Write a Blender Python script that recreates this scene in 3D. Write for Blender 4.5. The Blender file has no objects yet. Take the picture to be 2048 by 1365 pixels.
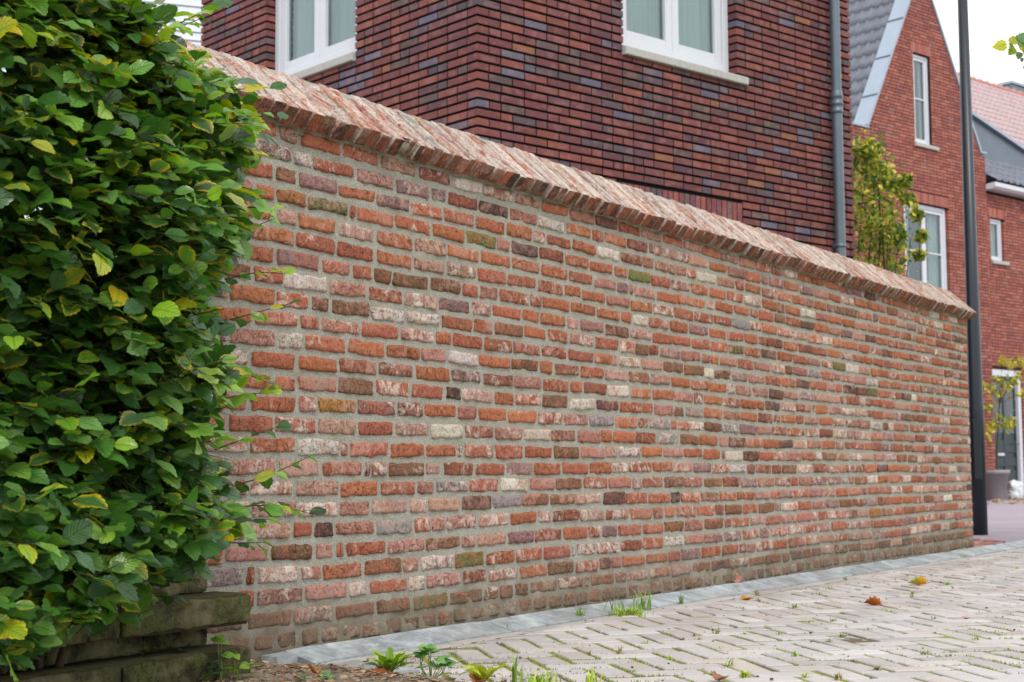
import bpy, math, random
import numpy as np
from mathutils import Matrix, Vector

# ------------------------------------------------------------------ camera, sky, light
SC = bpy.context.scene
COL = SC.collection
FPX, PITCH, ROLL, CAMH = 3020.0, 0.08899, 0.0057, 0.5
_F = np.array([0, math.cos(PITCH), math.sin(PITCH)])
_U0 = np.array([0, -math.sin(PITCH), math.cos(PITCH)])
_R0 = np.array([1.0, 0, 0])
_R = _R0 * math.cos(ROLL) - _U0 * math.sin(ROLL)
_U = _U0 * math.cos(ROLL) + _R0 * math.sin(ROLL)
CO = np.array([0, 0, CAMH])

cam = bpy.data.cameras.new('camera')
cam.lens = FPX / 2048 * 36
cam.sensor_width = 36
cam.clip_start = 0.05
cam.clip_end = 500
cam.dof.use_dof = True
cam.dof.focus_distance = 3.95
cam.dof.aperture_fstop = 9.0
co = bpy.data.objects.new('camera', cam)
COL.objects.link(co)
M = Matrix.Identity(4)
for i in range(3):
    M[i][0], M[i][1], M[i][2], M[i][3] = _R[i], _U[i], -_F[i], CO[i]
co.matrix_world = M
SC.camera = co

SUN_EL, SUN_AZ = 50.0, 165.0        # azimuth measured clockwise from +Y
w = bpy.data.worlds.new('World')
SC.world = w
w.use_nodes = True
nt = w.node_tree
nt.nodes.clear()
sky = nt.nodes.new('ShaderNodeTexSky')
sky.sky_type = 'NISHITA'
sky.sun_disc = False
sky.sun_elevation = math.radians(SUN_EL)
sky.sun_rotation = math.radians(SUN_AZ)
mx = nt.nodes.new('ShaderNodeMix')
mx.data_type = 'RGBA'
mx.inputs[0].default_value = 0.88
tc = nt.nodes.new('ShaderNodeTexCoord')
nz = nt.nodes.new('ShaderNodeTexNoise')
nz.inputs['Scale'].default_value = 2.2
nz.inputs['Detail'].default_value = 4
cr = nt.nodes.new('ShaderNodeValToRGB')
cr.color_ramp.elements[0].position = 0.3
cr.color_ramp.elements[0].color = (10.5, 11.0, 11.6, 1)
cr.color_ramp.elements[1].position = 0.7
cr.color_ramp.elements[1].color = (14.5, 14.6, 14.8, 1)
nt.links.new(tc.outputs['Generated'], nz.inputs['Vector'])
nt.links.new(nz.outputs['Fac'], cr.inputs['Fac'])
nt.links.new(sky.outputs['Color'], mx.inputs[6])
nt.links.new(cr.outputs['Color'], mx.inputs[7])
bg = nt.nodes.new('ShaderNodeBackground')
bg.inputs['Strength'].default_value = 0.1
wo = nt.nodes.new('ShaderNodeOutputWorld')
nt.links.new(mx.outputs[2], bg.inputs['Color'])
nt.links.new(bg.outputs[0], wo.inputs[0])

sl = bpy.data.lights.new('sun', 'SUN')
sl.energy = 1.3
sl.angle = math.radians(14)
sl.color = (1.0, 0.95, 0.87)
so = bpy.data.objects.new('sun', sl)
COL.objects.link(so)
_az, _el = math.radians(SUN_AZ), math.radians(SUN_EL)
sd = Vector((math.sin(_az) * math.cos(_el), math.cos(_az) * math.cos(_el), math.sin(_el)))
so.rotation_euler = sd.to_track_quat('Z', 'Y').to_euler()
so.location = sd * 40

SC.view_settings.view_transform = 'Standard'
SC.view_settings.look = 'None'
SC.view_settings.exposure = 0.47
SC.view_settings.gamma = 1.0
SC.cycles.max_bounces = 8
SC.cycles.transparent_max_bounces = 12

# ------------------------------------------------------------------ small maths
rng = np.random.default_rng(7)
random.seed(7)
Z3 = np.array([0, 0, 1.0])

def ray(x, y):
    return _F + (x - 1024) / FPX * _R - (y - 682.5) / FPX * _U

def ground_pt(x, y, z=0.0):
    d = ray(x, y)
    return CO + d * (z - CAMH) / d[2]

class Frame:
    """vertical plane: P0 on it, d along it, n out of it (towards the viewer side)"""
    def __init__(s, P0, d, n=None):
        s.P0 = np.array(P0, float); s.d = np.array(d, float)
        s.n = np.array([s.d[1], -s.d[0], 0]) if n is None else np.array(n, float)
    def p(s, u, n, z):
        return s.P0 + s.d * u + s.n * n + Z3 * z
    def pts(s, A):
        A = np.asarray(A, float)
        return s.P0 + A[:, :1] * s.d + A[:, 1:2] * s.n + A[:, 2:3] * Z3
    def at(s, x, y, n=0.0):
        r = ray(x, y)
        t = ((s.P0 + s.n * n - CO) @ s.n) / (r @ s.n)
        P = CO + r * t
        return (P - s.P0) @ s.d, P[2]

def _hash(ix, iy, iz, seed):
    h = (ix * 374761393 + iy * 668265263 + iz * 2147483647 + seed * 1274126177) & 0xFFFFFFFF
    h = ((h ^ (h >> 13)) * 1103515245) & 0xFFFFFFFF
    h = ((h ^ (h >> 16)) * 2246822519) & 0xFFFFFFFF
    return ((h ^ (h >> 15)) & 0xFFFF) / 65535.0

def vnoise(P, seed=0):
    P = np.asarray(P, float)
    i = np.floor(P).astype(np.int64)
    f = P - i
    f = f * f * (3 - 2 * f)
    r = 0
    for a in (0, 1):
        for b in (0, 1):
            for c in (0, 1):
                wgt = (f[:, 0] if a else 1 - f[:, 0]) * (f[:, 1] if b else 1 - f[:, 1]) * (f[:, 2] if c else 1 - f[:, 2])
                r = r + wgt * _hash(i[:, 0] + a, i[:, 1] + b, i[:, 2] + c, seed)
    return r * 2 - 1

def fbm(P, seed=0, o=3):
    r, a = 0, 1.0
    P = np.asarray(P, float)
    for k in range(o):
        r = r + a * vnoise(P * 2 ** k, seed + k * 17)
        a *= 0.5
    return r

def sr(r, g, b):
    """display colour 0..255 to linear"""
    o = []
    for c in (r, g, b):
        c /= 255.0
        o.append(c / 12.92 if c <= 0.04045 else ((c + 0.055) / 1.055) ** 2.4)
    return np.array(o)

# ------------------------------------------------------------------ mesh collector
class MB:
    def __init__(s):
        s.V = []; s.P = []; s.C = []; s.A = []; s.n = 0
    def add(s, V, F, col=(1, 1, 1), aux=(0, 0, 0)):
        V = np.asarray(V, float).reshape(-1, 3)
        m = len(V)
        if m == 0: return
        if isinstance(F, np.ndarray): F = [F]
        elif len(F) and not isinstance(F[0], np.ndarray): F = [np.array([f]) for f in F]
        for f in F:
            s.P.append(np.asarray(f, np.int64) + s.n)
        s.V.append(V)
        c = np.empty((m, 4)); c[:, 3] = 1; c[:, :3] = col; s.C.append(c)
        a = np.empty((m, 4)); a[:, 3] = 1; a[:, :3] = aux; s.A.append(a)
        s.n += m
    def box(s, fr, u0, u1, n0, n1, z0, z1, col=(1, 1, 1), aux=(0, 0, 0), bev=0.0):
        if bev > 0:
            V = []; b = bev
            for n, k in ((n0, 0), (n1 - b, 0), (n1, b)):
                V += [(u0 + k, n, z0 + k), (u1 - k, n, z0 + k), (u1 - k, n, z1 - k), (u0 + k, n, z1 - k)]
            F = [(3, 2, 1, 0)]
            for k in (0, 4):
                for i in range(4):
                    j = (i + 1) % 4
                    F.append((k + i, k + j, k + 4 + j, k + 4 + i))
            F.append((8, 9, 10, 11))
            s.add(fr.pts(V), np.array(F), col, aux)
            return
        V = [(u, n, z) for n in (n0, n1) for (u, z) in ((u0, z0), (u1, z0), (u1, z1), (u0, z1))]
        F = np.array([(3, 2, 1, 0), (4, 5, 6, 7), (0, 1, 5, 4), (1, 2, 6, 5), (2, 3, 7, 6), (3, 0, 4, 7)])
        s.add(fr.pts(V), F, col, aux)
    def prism(s, fr, poly, n0, n1, col=(1, 1, 1), aux=(0, 0, 0)):
        """poly in (u,z), extruded along n"""
        k = len(poly)
        V = [(u, n0, z) for u, z in poly] + [(u, n1, z) for u, z in poly]
        F = [np.array([list(range(k))[::-1]]), np.array([list(range(k, 2 * k))])]
        F.append(np.array([(i, (i + 1) % k, (i + 1) % k + k, i + k) for i in range(k)]))
        s.add(fr.pts(V), F, col, aux)
    def tube(s, pts, rad, sides=8, col=(1, 1, 1), aux=(0, 0, 0), cap=True):
        pts = np.asarray(pts, float); k = len(pts)
        if np.isscalar(rad): rad = [rad] * k
        T = np.gradient(pts, axis=0)
        T /= np.linalg.norm(T, axis=1)[:, None] + 1e-12
        ref = np.array([0.31, 0.2, 0.93]) if abs(T[0][2]) < 0.9 else np.array([1, 0.1, 0])
        V = []
        for i in range(k):
            a = np.cross(T[i], ref); a /= np.linalg.norm(a)
            b = np.cross(T[i], a)
            for j in range(sides):
                t = 2 * math.pi * j / sides
                V.append(pts[i] + rad[i] * (a * math.cos(t) + b * math.sin(t)))
        F = [(i * sides + j, i * sides + (j + 1) % sides, (i + 1) * sides + (j + 1) % sides, (i + 1) * sides + j)
             for i in range(k - 1) for j in range(sides)]
        Fs = [np.array(F)]
        if cap:
            s.add(V[:sides], np.array([list(range(sides))[::-1]]), col if np.ndim(col) == 1 else col[:sides], aux)
            s.add(V[-sides:], np.array([list(range(sides))]), col if np.ndim(col) == 1 else col[-sides:], aux)
        s.add(V, Fs, col, aux)
    def lathe(s, base, prof, sides=24, col=(1, 1, 1), aux=(0, 0, 0)):
        """prof: list of (r,z)"""
        base = np.array(base, float)
        V = [base + [r * math.cos(2 * math.pi * j / sides), r * math.sin(2 * math.pi * j / sides), z] for r, z in prof for j in range(sides)]
        F = [(i * sides + j, i * sides + (j + 1) % sides, (i + 1) * sides + (j + 1) % sides, (i + 1) * sides + j)
             for i in range(len(prof) - 1) for j in range(sides)]
        s.add(V, np.array(F), col, aux)
    def grid(s, V, nu, nv, col=(1, 1, 1), aux=(0, 0, 0)):
        """V index = i*nv + j"""
        i, j = np.meshgrid(np.arange(nu - 1), np.arange(nv - 1), indexing='ij')
        a = (i * nv + j).ravel()
        s.add(V, np.stack([a, a + nv, a + nv + 1, a + 1], 1), col, aux)
    def build(s, name, mat, parent=None, smooth=True):
        me = bpy.data.meshes.new(name)
        if s.n:
            V = np.concatenate(s.V)
            loops = np.concatenate([p.ravel() for p in s.P])
            tot = np.concatenate([np.full(len(p), p.shape[1]) for p in s.P])
            st = np.concatenate([[0], np.cumsum(tot)[:-1]])
            base = np.array(parent.location) if parent is not None and parent.type == 'EMPTY' else np.zeros(3)
            if parent is not None and parent.type != 'EMPTY':
                base = np.array(parent.get('_base', (0, 0, 0)))
            me.vertices.add(len(V)); me.vertices.foreach_set('co', (V - base).ravel())
            me.loops.add(len(loops)); me.loops.foreach_set('vertex_index', loops.astype(np.int32))
            me.polygons.add(len(tot)); me.polygons.foreach_set('loop_start', st.astype(np.int32))
            me.polygons.foreach_set('loop_total', tot.astype(np.int32))
            me.polygons.foreach_set('use_smooth', np.full(len(tot), bool(smooth)))
            me.update(calc_edges=True)
            for nm, D in (('Col', s.C), ('Aux', s.A)):
                at = me.attributes.new(nm, 'FLOAT_COLOR', 'POINT')
                at.data.foreach_set('color', np.concatenate(D).ravel())
            me.validate()
        me.materials.append(mat)
        o = bpy.data.objects.new(name, me)
        COL.objects.link(o)
        if parent is not None:
            o.parent = parent
            if s.n: o['_base'] = tuple(base)
        return o

def tag(o, label=None, cat=None, group=None, kind=None):
    if label: o['label'] = label
    if cat: o['category'] = cat
    if group: o['group'] = group
    if kind: o['kind'] = kind
    return o

def thing(name, label, cat, loc=(0, 0, 0), group=None):
    o = bpy.data.objects.new(name, None)
    o.empty_display_size = 0.1
    o.location = tuple(float(v) for v in loc)
    COL.objects.link(o)
    return tag(o, label, cat, group)

# ------------------------------------------------------------------ materials
class NT:
    def __init__(s, name):
        s.m = bpy.data.materials.new(name); s.m.use_nodes = True
        s.t = s.m.node_tree; s.t.nodes.clear()
        s.out = s.t.nodes.new('ShaderNodeOutputMaterial')
        s.b = s.t.nodes.new('ShaderNodeBsdfPrincipled')
        s.t.links.new(s.b.outputs[0], s.out.inputs[0])
        s.tc = s.t.nodes.new('ShaderNodeTexCoord')
    def put(s, sock, v):
        if isinstance(v, bpy.types.NodeSocket): s.t.links.new(v, sock)
        elif v is not None:
            if hasattr(v, '__len__') and len(v) == 3 and sock.type == 'RGBA': v = (*v, 1)
            sock.default_value = v
    def attr(s, n):
        a = s.t.nodes.new('ShaderNodeAttribute'); a.attribute_name = n; return a.outputs['Color']
    def sep(s, c):
        x = s.t.nodes.new('ShaderNodeSeparateColor'); s.put(x.inputs[0], c); return x.outputs
    def math(s, op, a, b=None, clamp=False):
        x = s.t.nodes.new('ShaderNodeMath'); x.operation = op; x.use_clamp = clamp
        s.put(x.inputs[0], a)
        if b is not None: s.put(x.inputs[1], b)
        return x.outputs[0]
    def vmath(s, op, a, b):
        x = s.t.nodes.new('ShaderNodeVectorMath'); x.operation = op
        s.put(x.inputs[0], a)
        if op == 'SCALE': s.put(x.inputs['Scale'], b)
        else: s.put(x.inputs[1], b)
        return x.outputs[0]
    def comb(s, a, b, c):
        x = s.t.nodes.new('ShaderNodeCombineXYZ')
        for i, v in enumerate((a, b, c)): s.put(x.inputs[i], v)
        return x.outputs[0]
    def noise(s, vec, scale, detail=4, rough=0.55, dist=0.0):
        x = s.t.nodes.new('ShaderNodeTexNoise'); s.put(x.inputs['Vector'], vec)
        x.inputs['Scale'].default_value = scale; x.inputs['Detail'].default_value = detail
        x.inputs['Roughness'].default_value = rough; x.inputs['Distortion'].default_value = dist
        return x.outputs['Fac']
    def vor(s, vec, scale, feat='F1'):
        x = s.t.nodes.new('ShaderNodeTexVoronoi'); s.put(x.inputs['Vector'], vec); x.feature = feat
        x.inputs['Scale'].default_value = scale; return x.outputs['Distance']
    def ramp(s, f, a, b, lo=0.0, hi=1.0):
        x = s.t.nodes.new('ShaderNodeMapRange'); s.put(x.inputs[0], f)
        s.put(x.inputs[1], a); s.put(x.inputs[2], b); s.put(x.inputs[3], lo); s.put(x.inputs[4], hi)
        return x.outputs[0]
    def mix(s, f, a, b, mode='MIX'):
        x = s.t.nodes.new('ShaderNodeMix'); x.data_type = 'RGBA'; x.blend_type = mode
        s.put(x.inputs[0], f); s.put(x.inputs[6], a); s.put(x.inputs[7], b); return x.outputs[2]
    def bump(s, h, strength=0.5, dist=0.002, nrm=None):
        x = s.t.nodes.new('ShaderNodeBump'); x.inputs['Strength'].default_value = strength
        x.inputs['Distance'].default_value = dist; s.put(x.inputs['Height'], h)
        if nrm is not None: s.t.links.new(nrm, x.inputs['Normal'])
        return x.outputs[0]
    def done(s, col=None, rough=0.8, nrm=None, spec=0.5, metal=0.0):
        s.put(s.b.inputs['Base Color'], col); s.put(s.b.inputs['Roughness'], rough)
        s.put(s.b.inputs['Specular IOR Level'], spec); s.put(s.b.inputs['Metallic'], metal)
        if nrm is not None: s.t.links.new(nrm, s.b.inputs['Normal'])
        return s.m

def mat_old_brick(name='old_brick', smear=False):
    t = NT(name); P = t.tc.outputs['Object']
    aux = t.sep(t.attr('Aux'))
    off = t.comb(t.math('MULTIPLY', aux[2], 37.0), t.math('MULTIPLY', aux[2], 91.0), t.math('MULTIPLY', aux[2], 53.0))
    Q = t.vmath('ADD', P, off)
    c = t.attr('Col')
    n1 = t.noise(Q, 34, 5, 0.6, 0.4)
    n2 = t.noise(Q, 15, 4, 0.6, 1.0)
    n3 = t.noise(Q, 210, 4, 0.7)
    grain = t.noise(Q, 95, 5, 0.75)
    salmon = t.mix(t.ramp(t.math('FRACT', t.math('MULTIPLY', aux[2], 7.0)), 0.35, 0.65), sr(198, 156, 142), sr(178, 102, 72))
    salmon = t.mix(0.75, c, salmon)
    deep = t.mix(0.85, c, (0.55, 0.45, 0.42), 'MULTIPLY')
    c = t.mix(t.ramp(n2, 0.47, 0.58, 0, t.math('MULTIPLY', aux[1], 0.85)), c, salmon)
    c = t.mix(t.ramp(n1, 0.44, 0.3, 0, t.math('MULTIPLY', aux[1], 0.8)), c, deep)
    ck = t.math('ABSOLUTE', t.math('SUBTRACT', t.noise(Q, 21, 3, 0.6, 1.6), 0.5))
    ckm = t.math('MULTIPLY', t.ramp(ck, 0.0, 0.016, 0.75, 0.0), t.ramp(t.math('FRACT', t.math('MULTIPLY', aux[2], 13.0)), 0.35, 0.6))
    c = t.mix(ckm, c, t.mix(1.0, c, (0.3, 0.22, 0.2), 'MULTIPLY'))
    # lime and old whitewash left on the reused bricks
    thr = t.math('SUBTRACT', 0.76, t.math('MULTIPLY', aux[0], 0.34))
    wh = t.noise(t.vmath('ADD', Q, (3.1, 1.7, 0.4)), 19, 6, 0.72, 0.8)
    wm = t.math('MULTIPLY', t.ramp(t.math('SUBTRACT', wh, thr), -0.05, 0.09, 0, 0.82), t.ramp(grain, 0.34, 0.5, 0.35, 1))
    whc = t.mix(t.ramp(n3, 0.3, 0.7), sr(205, 186, 172), sr(232, 224, 212))
    c = t.mix(wm, c, whc)
    # fine grain and dark pits
    c = t.mix(t.ramp(n3, 0.55, 0.75, 0, 0.4), c, t.mix(0.5, c, (0.8, 0.72, 0.66)))
    c = t.mix(t.ramp(grain, 0.48, 0.34, 0, 0.8), c, t.mix(1.0, c, (0.42, 0.32, 0.3), 'MULTIPLY'))
    c = t.mix(t.ramp(grain, 0.55, 0.68, 0, 0.4), c, t.mix(0.6, c, sr(214, 180, 166)))
    pit = t.noise(Q, 120, 3, 0.6)
    pm = t.ramp(pit, 0.38, 0.30, 0, 0.85)
    c = t.mix(pm, c, t.mix(0.7, c, (0.25, 0.2, 0.2), 'MULTIPLY'))
    # splashed earth and cement near the ground
    z = t.sep(P)[2]
    dn = t.noise(P, 9, 5, 0.65)
    dm = t.ramp(t.math('ADD', z, t.math('MULTIPLY', dn, -0.34)), -0.11, 0.03, 0.75, 0.0)
    c = t.mix(dm, c, t.mix(t.noise(P, 60, 4), sr(84, 70, 54), sr(140, 126, 106)))
    h = t.math('ADD', t.math('MULTIPLY', n1, 0.6), t.math('ADD', t.math('MULTIPLY', n3, 0.5), t.math('MULTIPLY', pm, -0.9)))
    if smear:
        sm_ = t.noise(Q, 17, 6, 0.72, 0.6)
        c = t.mix(t.math('MULTIPLY', t.ramp(sm_, 0.44, 0.56, 0, 0.75), t.ramp(aux[0], 0.05, 0.3)), c, t.mix(t.ramp(grain, 0.3, 0.7), sr(150, 142, 132), sr(218, 210, 200)))
        c = t.mix(t.ramp(t.noise(P, 6, 4), 0.56, 0.68, 0, 0.4), c, sr(160, 156, 138))
    return t.done(c, 0.9, t.bump(t.math('ADD', t.math('ADD', h, grain), t.math('MULTIPLY', ckm, -1.2)), 1.0, 0.006), 0.25)

def mat_mortar():
    t = NT('lime_mortar'); P = t.tc.outputs['Object']
    n = t.noise(P, 260, 4, 0.75); n2 = t.noise(P, 7, 5, 0.6); n3 = t.noise(P, 45, 4, 0.6)
    c = t.mix(t.ramp(n, 0.3, 0.7), sr(104, 102, 92), sr(196, 193, 181))
    c = t.mix(t.ramp(n2, 0.4, 0.7, 0, 0.5), c, t.mix(1.0, c, (0.72, 0.72, 0.64), 'MULTIPLY'))
    c = t.mix(t.ramp(n3, 0.62, 0.75, 0, 0.3), c, sr(170, 120, 100))
    z = t.sep(P)[2]
    dm = t.ramp(t.math('ADD', z, t.math('MULTIPLY', t.noise(P, 8, 5), -0.34)), -0.12, 0.04, 0.8, 0.0)
    c = t.mix(dm, c, t.mix(n3, sr(80, 70, 54), sr(134, 122, 100)))
    return t.done(c, 0.95, t.bump(t.math('ADD', n, t.math('MULTIPLY', n3, 0.7)), 0.9, 0.004), 0.2)

def mat_mossy():
    t = NT('mossy_brick'); P = t.tc.outputs['Object']
    c = t.attr('Col')
    n = t.noise(P, 16, 6, 0.7, 0.6); n2 = t.noise(P, 90, 4, 0.7); n3 = t.noise(P, 7, 3)
    c = t.mix(t.ramp(n, 0.42, 0.56, 0, 0.85), c, t.mix(n2, sr(46, 46, 26), sr(112, 110, 66)))
    c = t.mix(t.ramp(n3, 0.5, 0.62, 0, 0.7), c, t.mix(n2, sr(150, 138, 110), sr(100, 92, 68)))
    c = t.mix(t.ramp(n2, 0.42, 0.3, 0, 0.7), c, sr(28, 26, 16))
    return t.done(c, 0.95, t.bump(t.math('ADD', n, n2), 1.0, 0.006), 0.15)

def mat_modern_brick(name, bumpd=0.003, var=0.6):
    t = NT(name); P = t.tc.outputs['Object']
    aux = t.sep(t.attr('Aux'))
    off = t.comb(t.math('MULTIPLY', aux[2], 37.0), t.math('MULTIPLY', aux[2], 91.0), t.math('MULTIPLY', aux[2], 53.0))
    Q = t.vmath('ADD', P, off)
    c = t.attr('Col')
    n = t.noise(Q, 9, 3, 0.6, 0.5); n2 = t.noise(t.vmath('MULTIPLY', Q, (1, 1, 6)), 22, 4, 0.65, 0.6)
    c = t.mix(t.ramp(n, 0.5, 0.62, 0, var), c, t.mix(0.35, c, sr(170, 124, 118)))
    c = t.mix(t.ramp(n, 0.45, 0.32, 0, var), c, t.mix(0.5, c, sr(78, 66, 86)))
    c = t.mix(t.ramp(n2, 0.4, 0.3, 0, 0.7), c, t.mix(1.0, c, (0.3, 0.25, 0.28), 'MULTIPLY'))
    return t.done(c, 0.75, t.bump(t.math('ADD', n2, t.noise(Q, 160, 3)), 0.7, bumpd), 0.35)

def mat_simple(name, rgb, rough=0.6, var=0.12, scale=20, spec=0.4, bump=0.0, metal=0.0, stretch=None):
    t = NT(name); P = t.tc.outputs['Object']
    if stretch: P = t.vmath('MULTIPLY', P, stretch)
    n = t.noise(P, scale, 5, 0.6)
    c = t.mix(t.ramp(n, 0.3, 0.7), tuple(np.array(rgb) * (1 - var)), tuple(np.minimum(np.array(rgb) * (1 + var), 1)))
    return t.done(c, rough, t.bump(n, 0.5, bump) if bump else None, spec, metal)

def mat_attr(name, rough=0.8, var=0.3, scale=40, bump=0.002, spec=0.3):
    t = NT(name); P = t.tc.outputs['Object']
    c = t.attr('Col'); n = t.noise(P, scale, 5, 0.65)
    c = t.mix(t.ramp(n, 0.3, 0.7), t.mix(1.0, c, (1 - var,) * 3, 'MULTIPLY'), c)
    return t.done(c, rough, t.bump(n, 0.6, bump), spec)

def mat_leaf(name='leaf', rough=0.28, vein=1.0):
    t = NT(name)
    aux = t.sep(t.attr('Aux'))          # r: yellow at margin, g: along, b: across
    c = t.attr('Col')
    P = t.tc.outputs['Object']
    ab = t.math('ABSOLUTE', t.math('SUBTRACT', t.math('MULTIPLY', aux[2], 2.0), 1.0))
    ph = t.math('SUBTRACT', t.math('MULTIPLY', aux[1], 8.5), t.math('MULTIPLY', ab, 2.2))
    vn = t.math('ABSOLUTE', t.math('SINE', t.math('MULTIPLY', ph, math.pi)))
    vl = t.ramp(vn, 0.0, 0.28, 1, 0)
    mid = t.ramp(ab, 0.0, 0.07, 1, 0)
    v = t.math('MAXIMUM', vl, mid)
    n = t.noise(P, 55, 4, 0.6)
    c = t.mix(t.ramp(n, 0.35, 0.7, 0, 0.4), c, t.mix(1.0, c, (1.4, 1.3, 1.1), 'MULTIPLY'))
    c = t.mix(t.math('MULTIPLY', v, 0.34 * vein), c, sr(150, 170, 90))
    ym = t.math('MULTIPLY', aux[0], t.ramp(t.math('ADD', ab, t.math('MULTIPLY', n, 1.3)), 1.15, 1.6), True)
    c = t.mix(ym, c, t.mix(t.ramp(n, 0.5, 0.66), sr(196, 176, 30), sr(150, 95, 40)))
    h = t.math('ADD', t.math('MULTIPLY', v, -1.0), t.math('MULTIPLY', n, 0.4))
    nrm = t.bump(h, 1.0, 0.0018)
    t.done(c, rough, nrm, 0.5)
    tr = t.t.nodes.new('ShaderNodeBsdfTranslucent')
    t.put(tr.inputs[0], t.mix(1.0, c, (1.5, 1.7, 0.5), 'MULTIPLY'))
    ms = t.t.nodes.new('ShaderNodeMixShader'); ms.inputs[0].default_value = 0.28
    t.t.links.new(t.b.outputs[0], ms.inputs[1]); t.t.links.new(tr.outputs[0], ms.inputs[2])
    t.t.links.new(ms.outputs[0], t.out.inputs[0])
    return t.m

def mat_glass():
    t = NT('window_glass')
    g = t.t.nodes.new('ShaderNodeBsdfGlossy'); g.inputs['Roughness'].default_value = 0.02
    g.inputs['Color'].default_value = (0.9, 0.95, 1, 1)
    tr = t.t.nodes.new('ShaderNodeBsdfTransparent'); tr.inputs['Color'].default_value = (0.70, 0.77, 0.76, 1)
    f = t.t.nodes.new('ShaderNodeLayerWeight'); f.inputs['Blend'].default_value = 0.5
    ms = t.t.nodes.new('ShaderNodeMixShader')
    t.t.links.new(t.math('ADD', t.math('MULTIPLY', t.math('POWER', f.outputs['Facing'], 4.0), 0.7), 0.07), ms.inputs[0])
    t.t.links.new(tr.outputs[0], ms.inputs[1]); t.t.links.new(g.outputs[0], ms.inputs[2])
    t.t.links.new(ms.outputs[0], t.out.inputs[0])
    return t.m

def mat_paver():
    t = NT('clay_paver'); P = t.tc.outputs['Object']
    c = t.attr('Col'); n = t.noise(P, 14, 5, 0.6); n2 = t.noise(P, 170, 4, 0.7); n3 = t.noise(P, 2.2, 4)
    c = t.mix(t.ramp(n2, 0.35, 0.7, 0, 0.45), c, t.mix(1.0, c, (0.72, 0.7, 0.66), 'MULTIPLY'))
    c = t.mix(t.ramp(n, 0.55, 0.72, 0, 0.35), c, sr(200, 196, 192))
    c = t.mix(t.ramp(n3, 0.46, 0.68, 0, 0.6), c, t.mix(1.0, c, (0.8, 0.76, 0.73), 'MULTIPLY'))
    sp = t.noise(P, 330, 2, 0.5)
    c = t.mix(t.ramp(sp, 0.7, 0.76, 0, 0.6), c, sr(70, 60, 50))
    return t.done(c, 0.85, t.bump(t.math('ADD', n2, t.math('MULTIPLY', n, 1.2)), 0.7, 0.002), 0.3)

def mat_joint():
    t = NT('mossy_joint_sand'); P = t.tc.outputs['Object']
    n = t.noise(P, 3.2, 5, 0.6); n2 = t.noise(P, 120, 4, 0.7)
    sand = t.mix(n2, sr(66, 56, 44), sr(132, 118, 98))
    moss = t.mix(n2, sr(84, 92, 34), sr(160, 166, 84))
    c = t.mix(t.ramp(n, 0.40, 0.48), sand, moss)
    return t.done(c, 0.95, t.bump(n2, 0.9, 0.004), 0.1)

def mat_soil():
    t = NT('garden_soil'); P = t.tc.outputs['Object']
    n = t.noise(P, 5, 5, 0.6); n2 = t.noise(P, 75, 5, 0.75); n3 = t.noise(t.vmath('MULTIPLY', P, (1, 3, 1)), 90, 3, 0.7, 1.0)
    c = t.mix(t.ramp(n2, 0.3, 0.7), sr(52, 44, 36), sr(172, 156, 136))
    c = t.mix(t.ramp(n, 0.35, 0.7, 0, 0.4), c, sr(132, 118, 102))
    c = t.mix(t.ramp(n3, 0.62, 0.7, 0, 0.6), c, sr(190, 168, 140))
    c = t.mix(t.ramp(n2, 0.42, 0.3, 0, 0.7), c, sr(34, 28, 22))
    return t.done(c, 0.95, t.bump(n2, 1.0, 0.01), 0.15)

def mat_stone():
    t = NT('blue_kerb_stone'); P = t.tc.outputs['Object']
    n = t.noise(P, 9, 6, 0.65, 0.6); n2 = t.noise(t.vmath('MULTIPLY', P, (1, 1, 5)), 30, 4, 0.6); n3 = t.noise(P, 300, 3, 0.7)
    c = t.mix(t.ramp(n, 0.35, 0.68), sr(118, 125, 129), sr(178, 184, 187))
    c = t.mix(t.ramp(n2, 0.55, 0.72, 0, 0.5), c, sr(204, 208, 208))
    c = t.mix(t.ramp(n3, 0.5, 0.75, 0, 0.3), c, sr(96, 100, 104))
    c = t.mix(t.ramp(t.noise(P, 2.6, 6, 0.7), 0.48, 0.66, 0, 0.6), c, sr(118, 118, 104))
    return t.done(c, 0.7, t.bump(t.math('ADD', n3, n2), 0.5, 0.0015), 0.35)

OLD = mat_old_brick(); COPB = mat_old_brick('coping_brick', True); MORTAR = mat_mortar(); MOSSY = mat_mossy()
MODERN = mat_modern_brick('house_brick'); REDBR = mat_modern_brick('gable_brick', 0.004, 0.3)
DARKM = mat_simple('dark_mortar', sr(20, 18, 21), 0.95, 0.2, 80, 0.1)
BROWNM = mat_simple('brown_mortar', sr(62, 42, 38), 0.95, 0.15, 60, 0.1)
WHITE = mat_simple('white_window_paint', sr(198, 202, 210), 0.35, 0.02, 6)
SILL = mat_simple('sill_stone', sr(168, 168, 164), 0.8, 0.12, 30, 0.3, 0.001)
GLASS = mat_glass()
CURT = mat_simple('curtain_cloth', sr(196, 202, 200), 0.9, 0.12, 9, 0.1, 0, 0, (8, 8, 0.4))
DARKIN = mat_simple('room_wall', sr(120, 126, 122), 0.9, 0.2, 2, 0.1)
ZINC = mat_simple('zinc_pipe', sr(96, 108, 120), 0.42, 0.08, 5, 0.5, 0, 0.35)
ZINCL = mat_simple('zinc_flashing', sr(150, 162, 176), 0.45, 0.06, 4, 0.5, 0, 0.2)
TILEG = mat_simple('grey_pantile', sr(100, 104, 116), 0.5, 0.2, 6, 0.5)
TILEP = mat_simple('pink_pantile', sr(178, 156, 158), 0.7, 0.12, 5, 0.3)
POLE = mat_simple('dark_blue_pole_paint', sr(25, 33, 44), 0.38, 0.1, 8, 0.5)
STONE = mat_stone(); PAVER = mat_paver(); JOINT = mat_joint(); SOIL = mat_soil()
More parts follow.
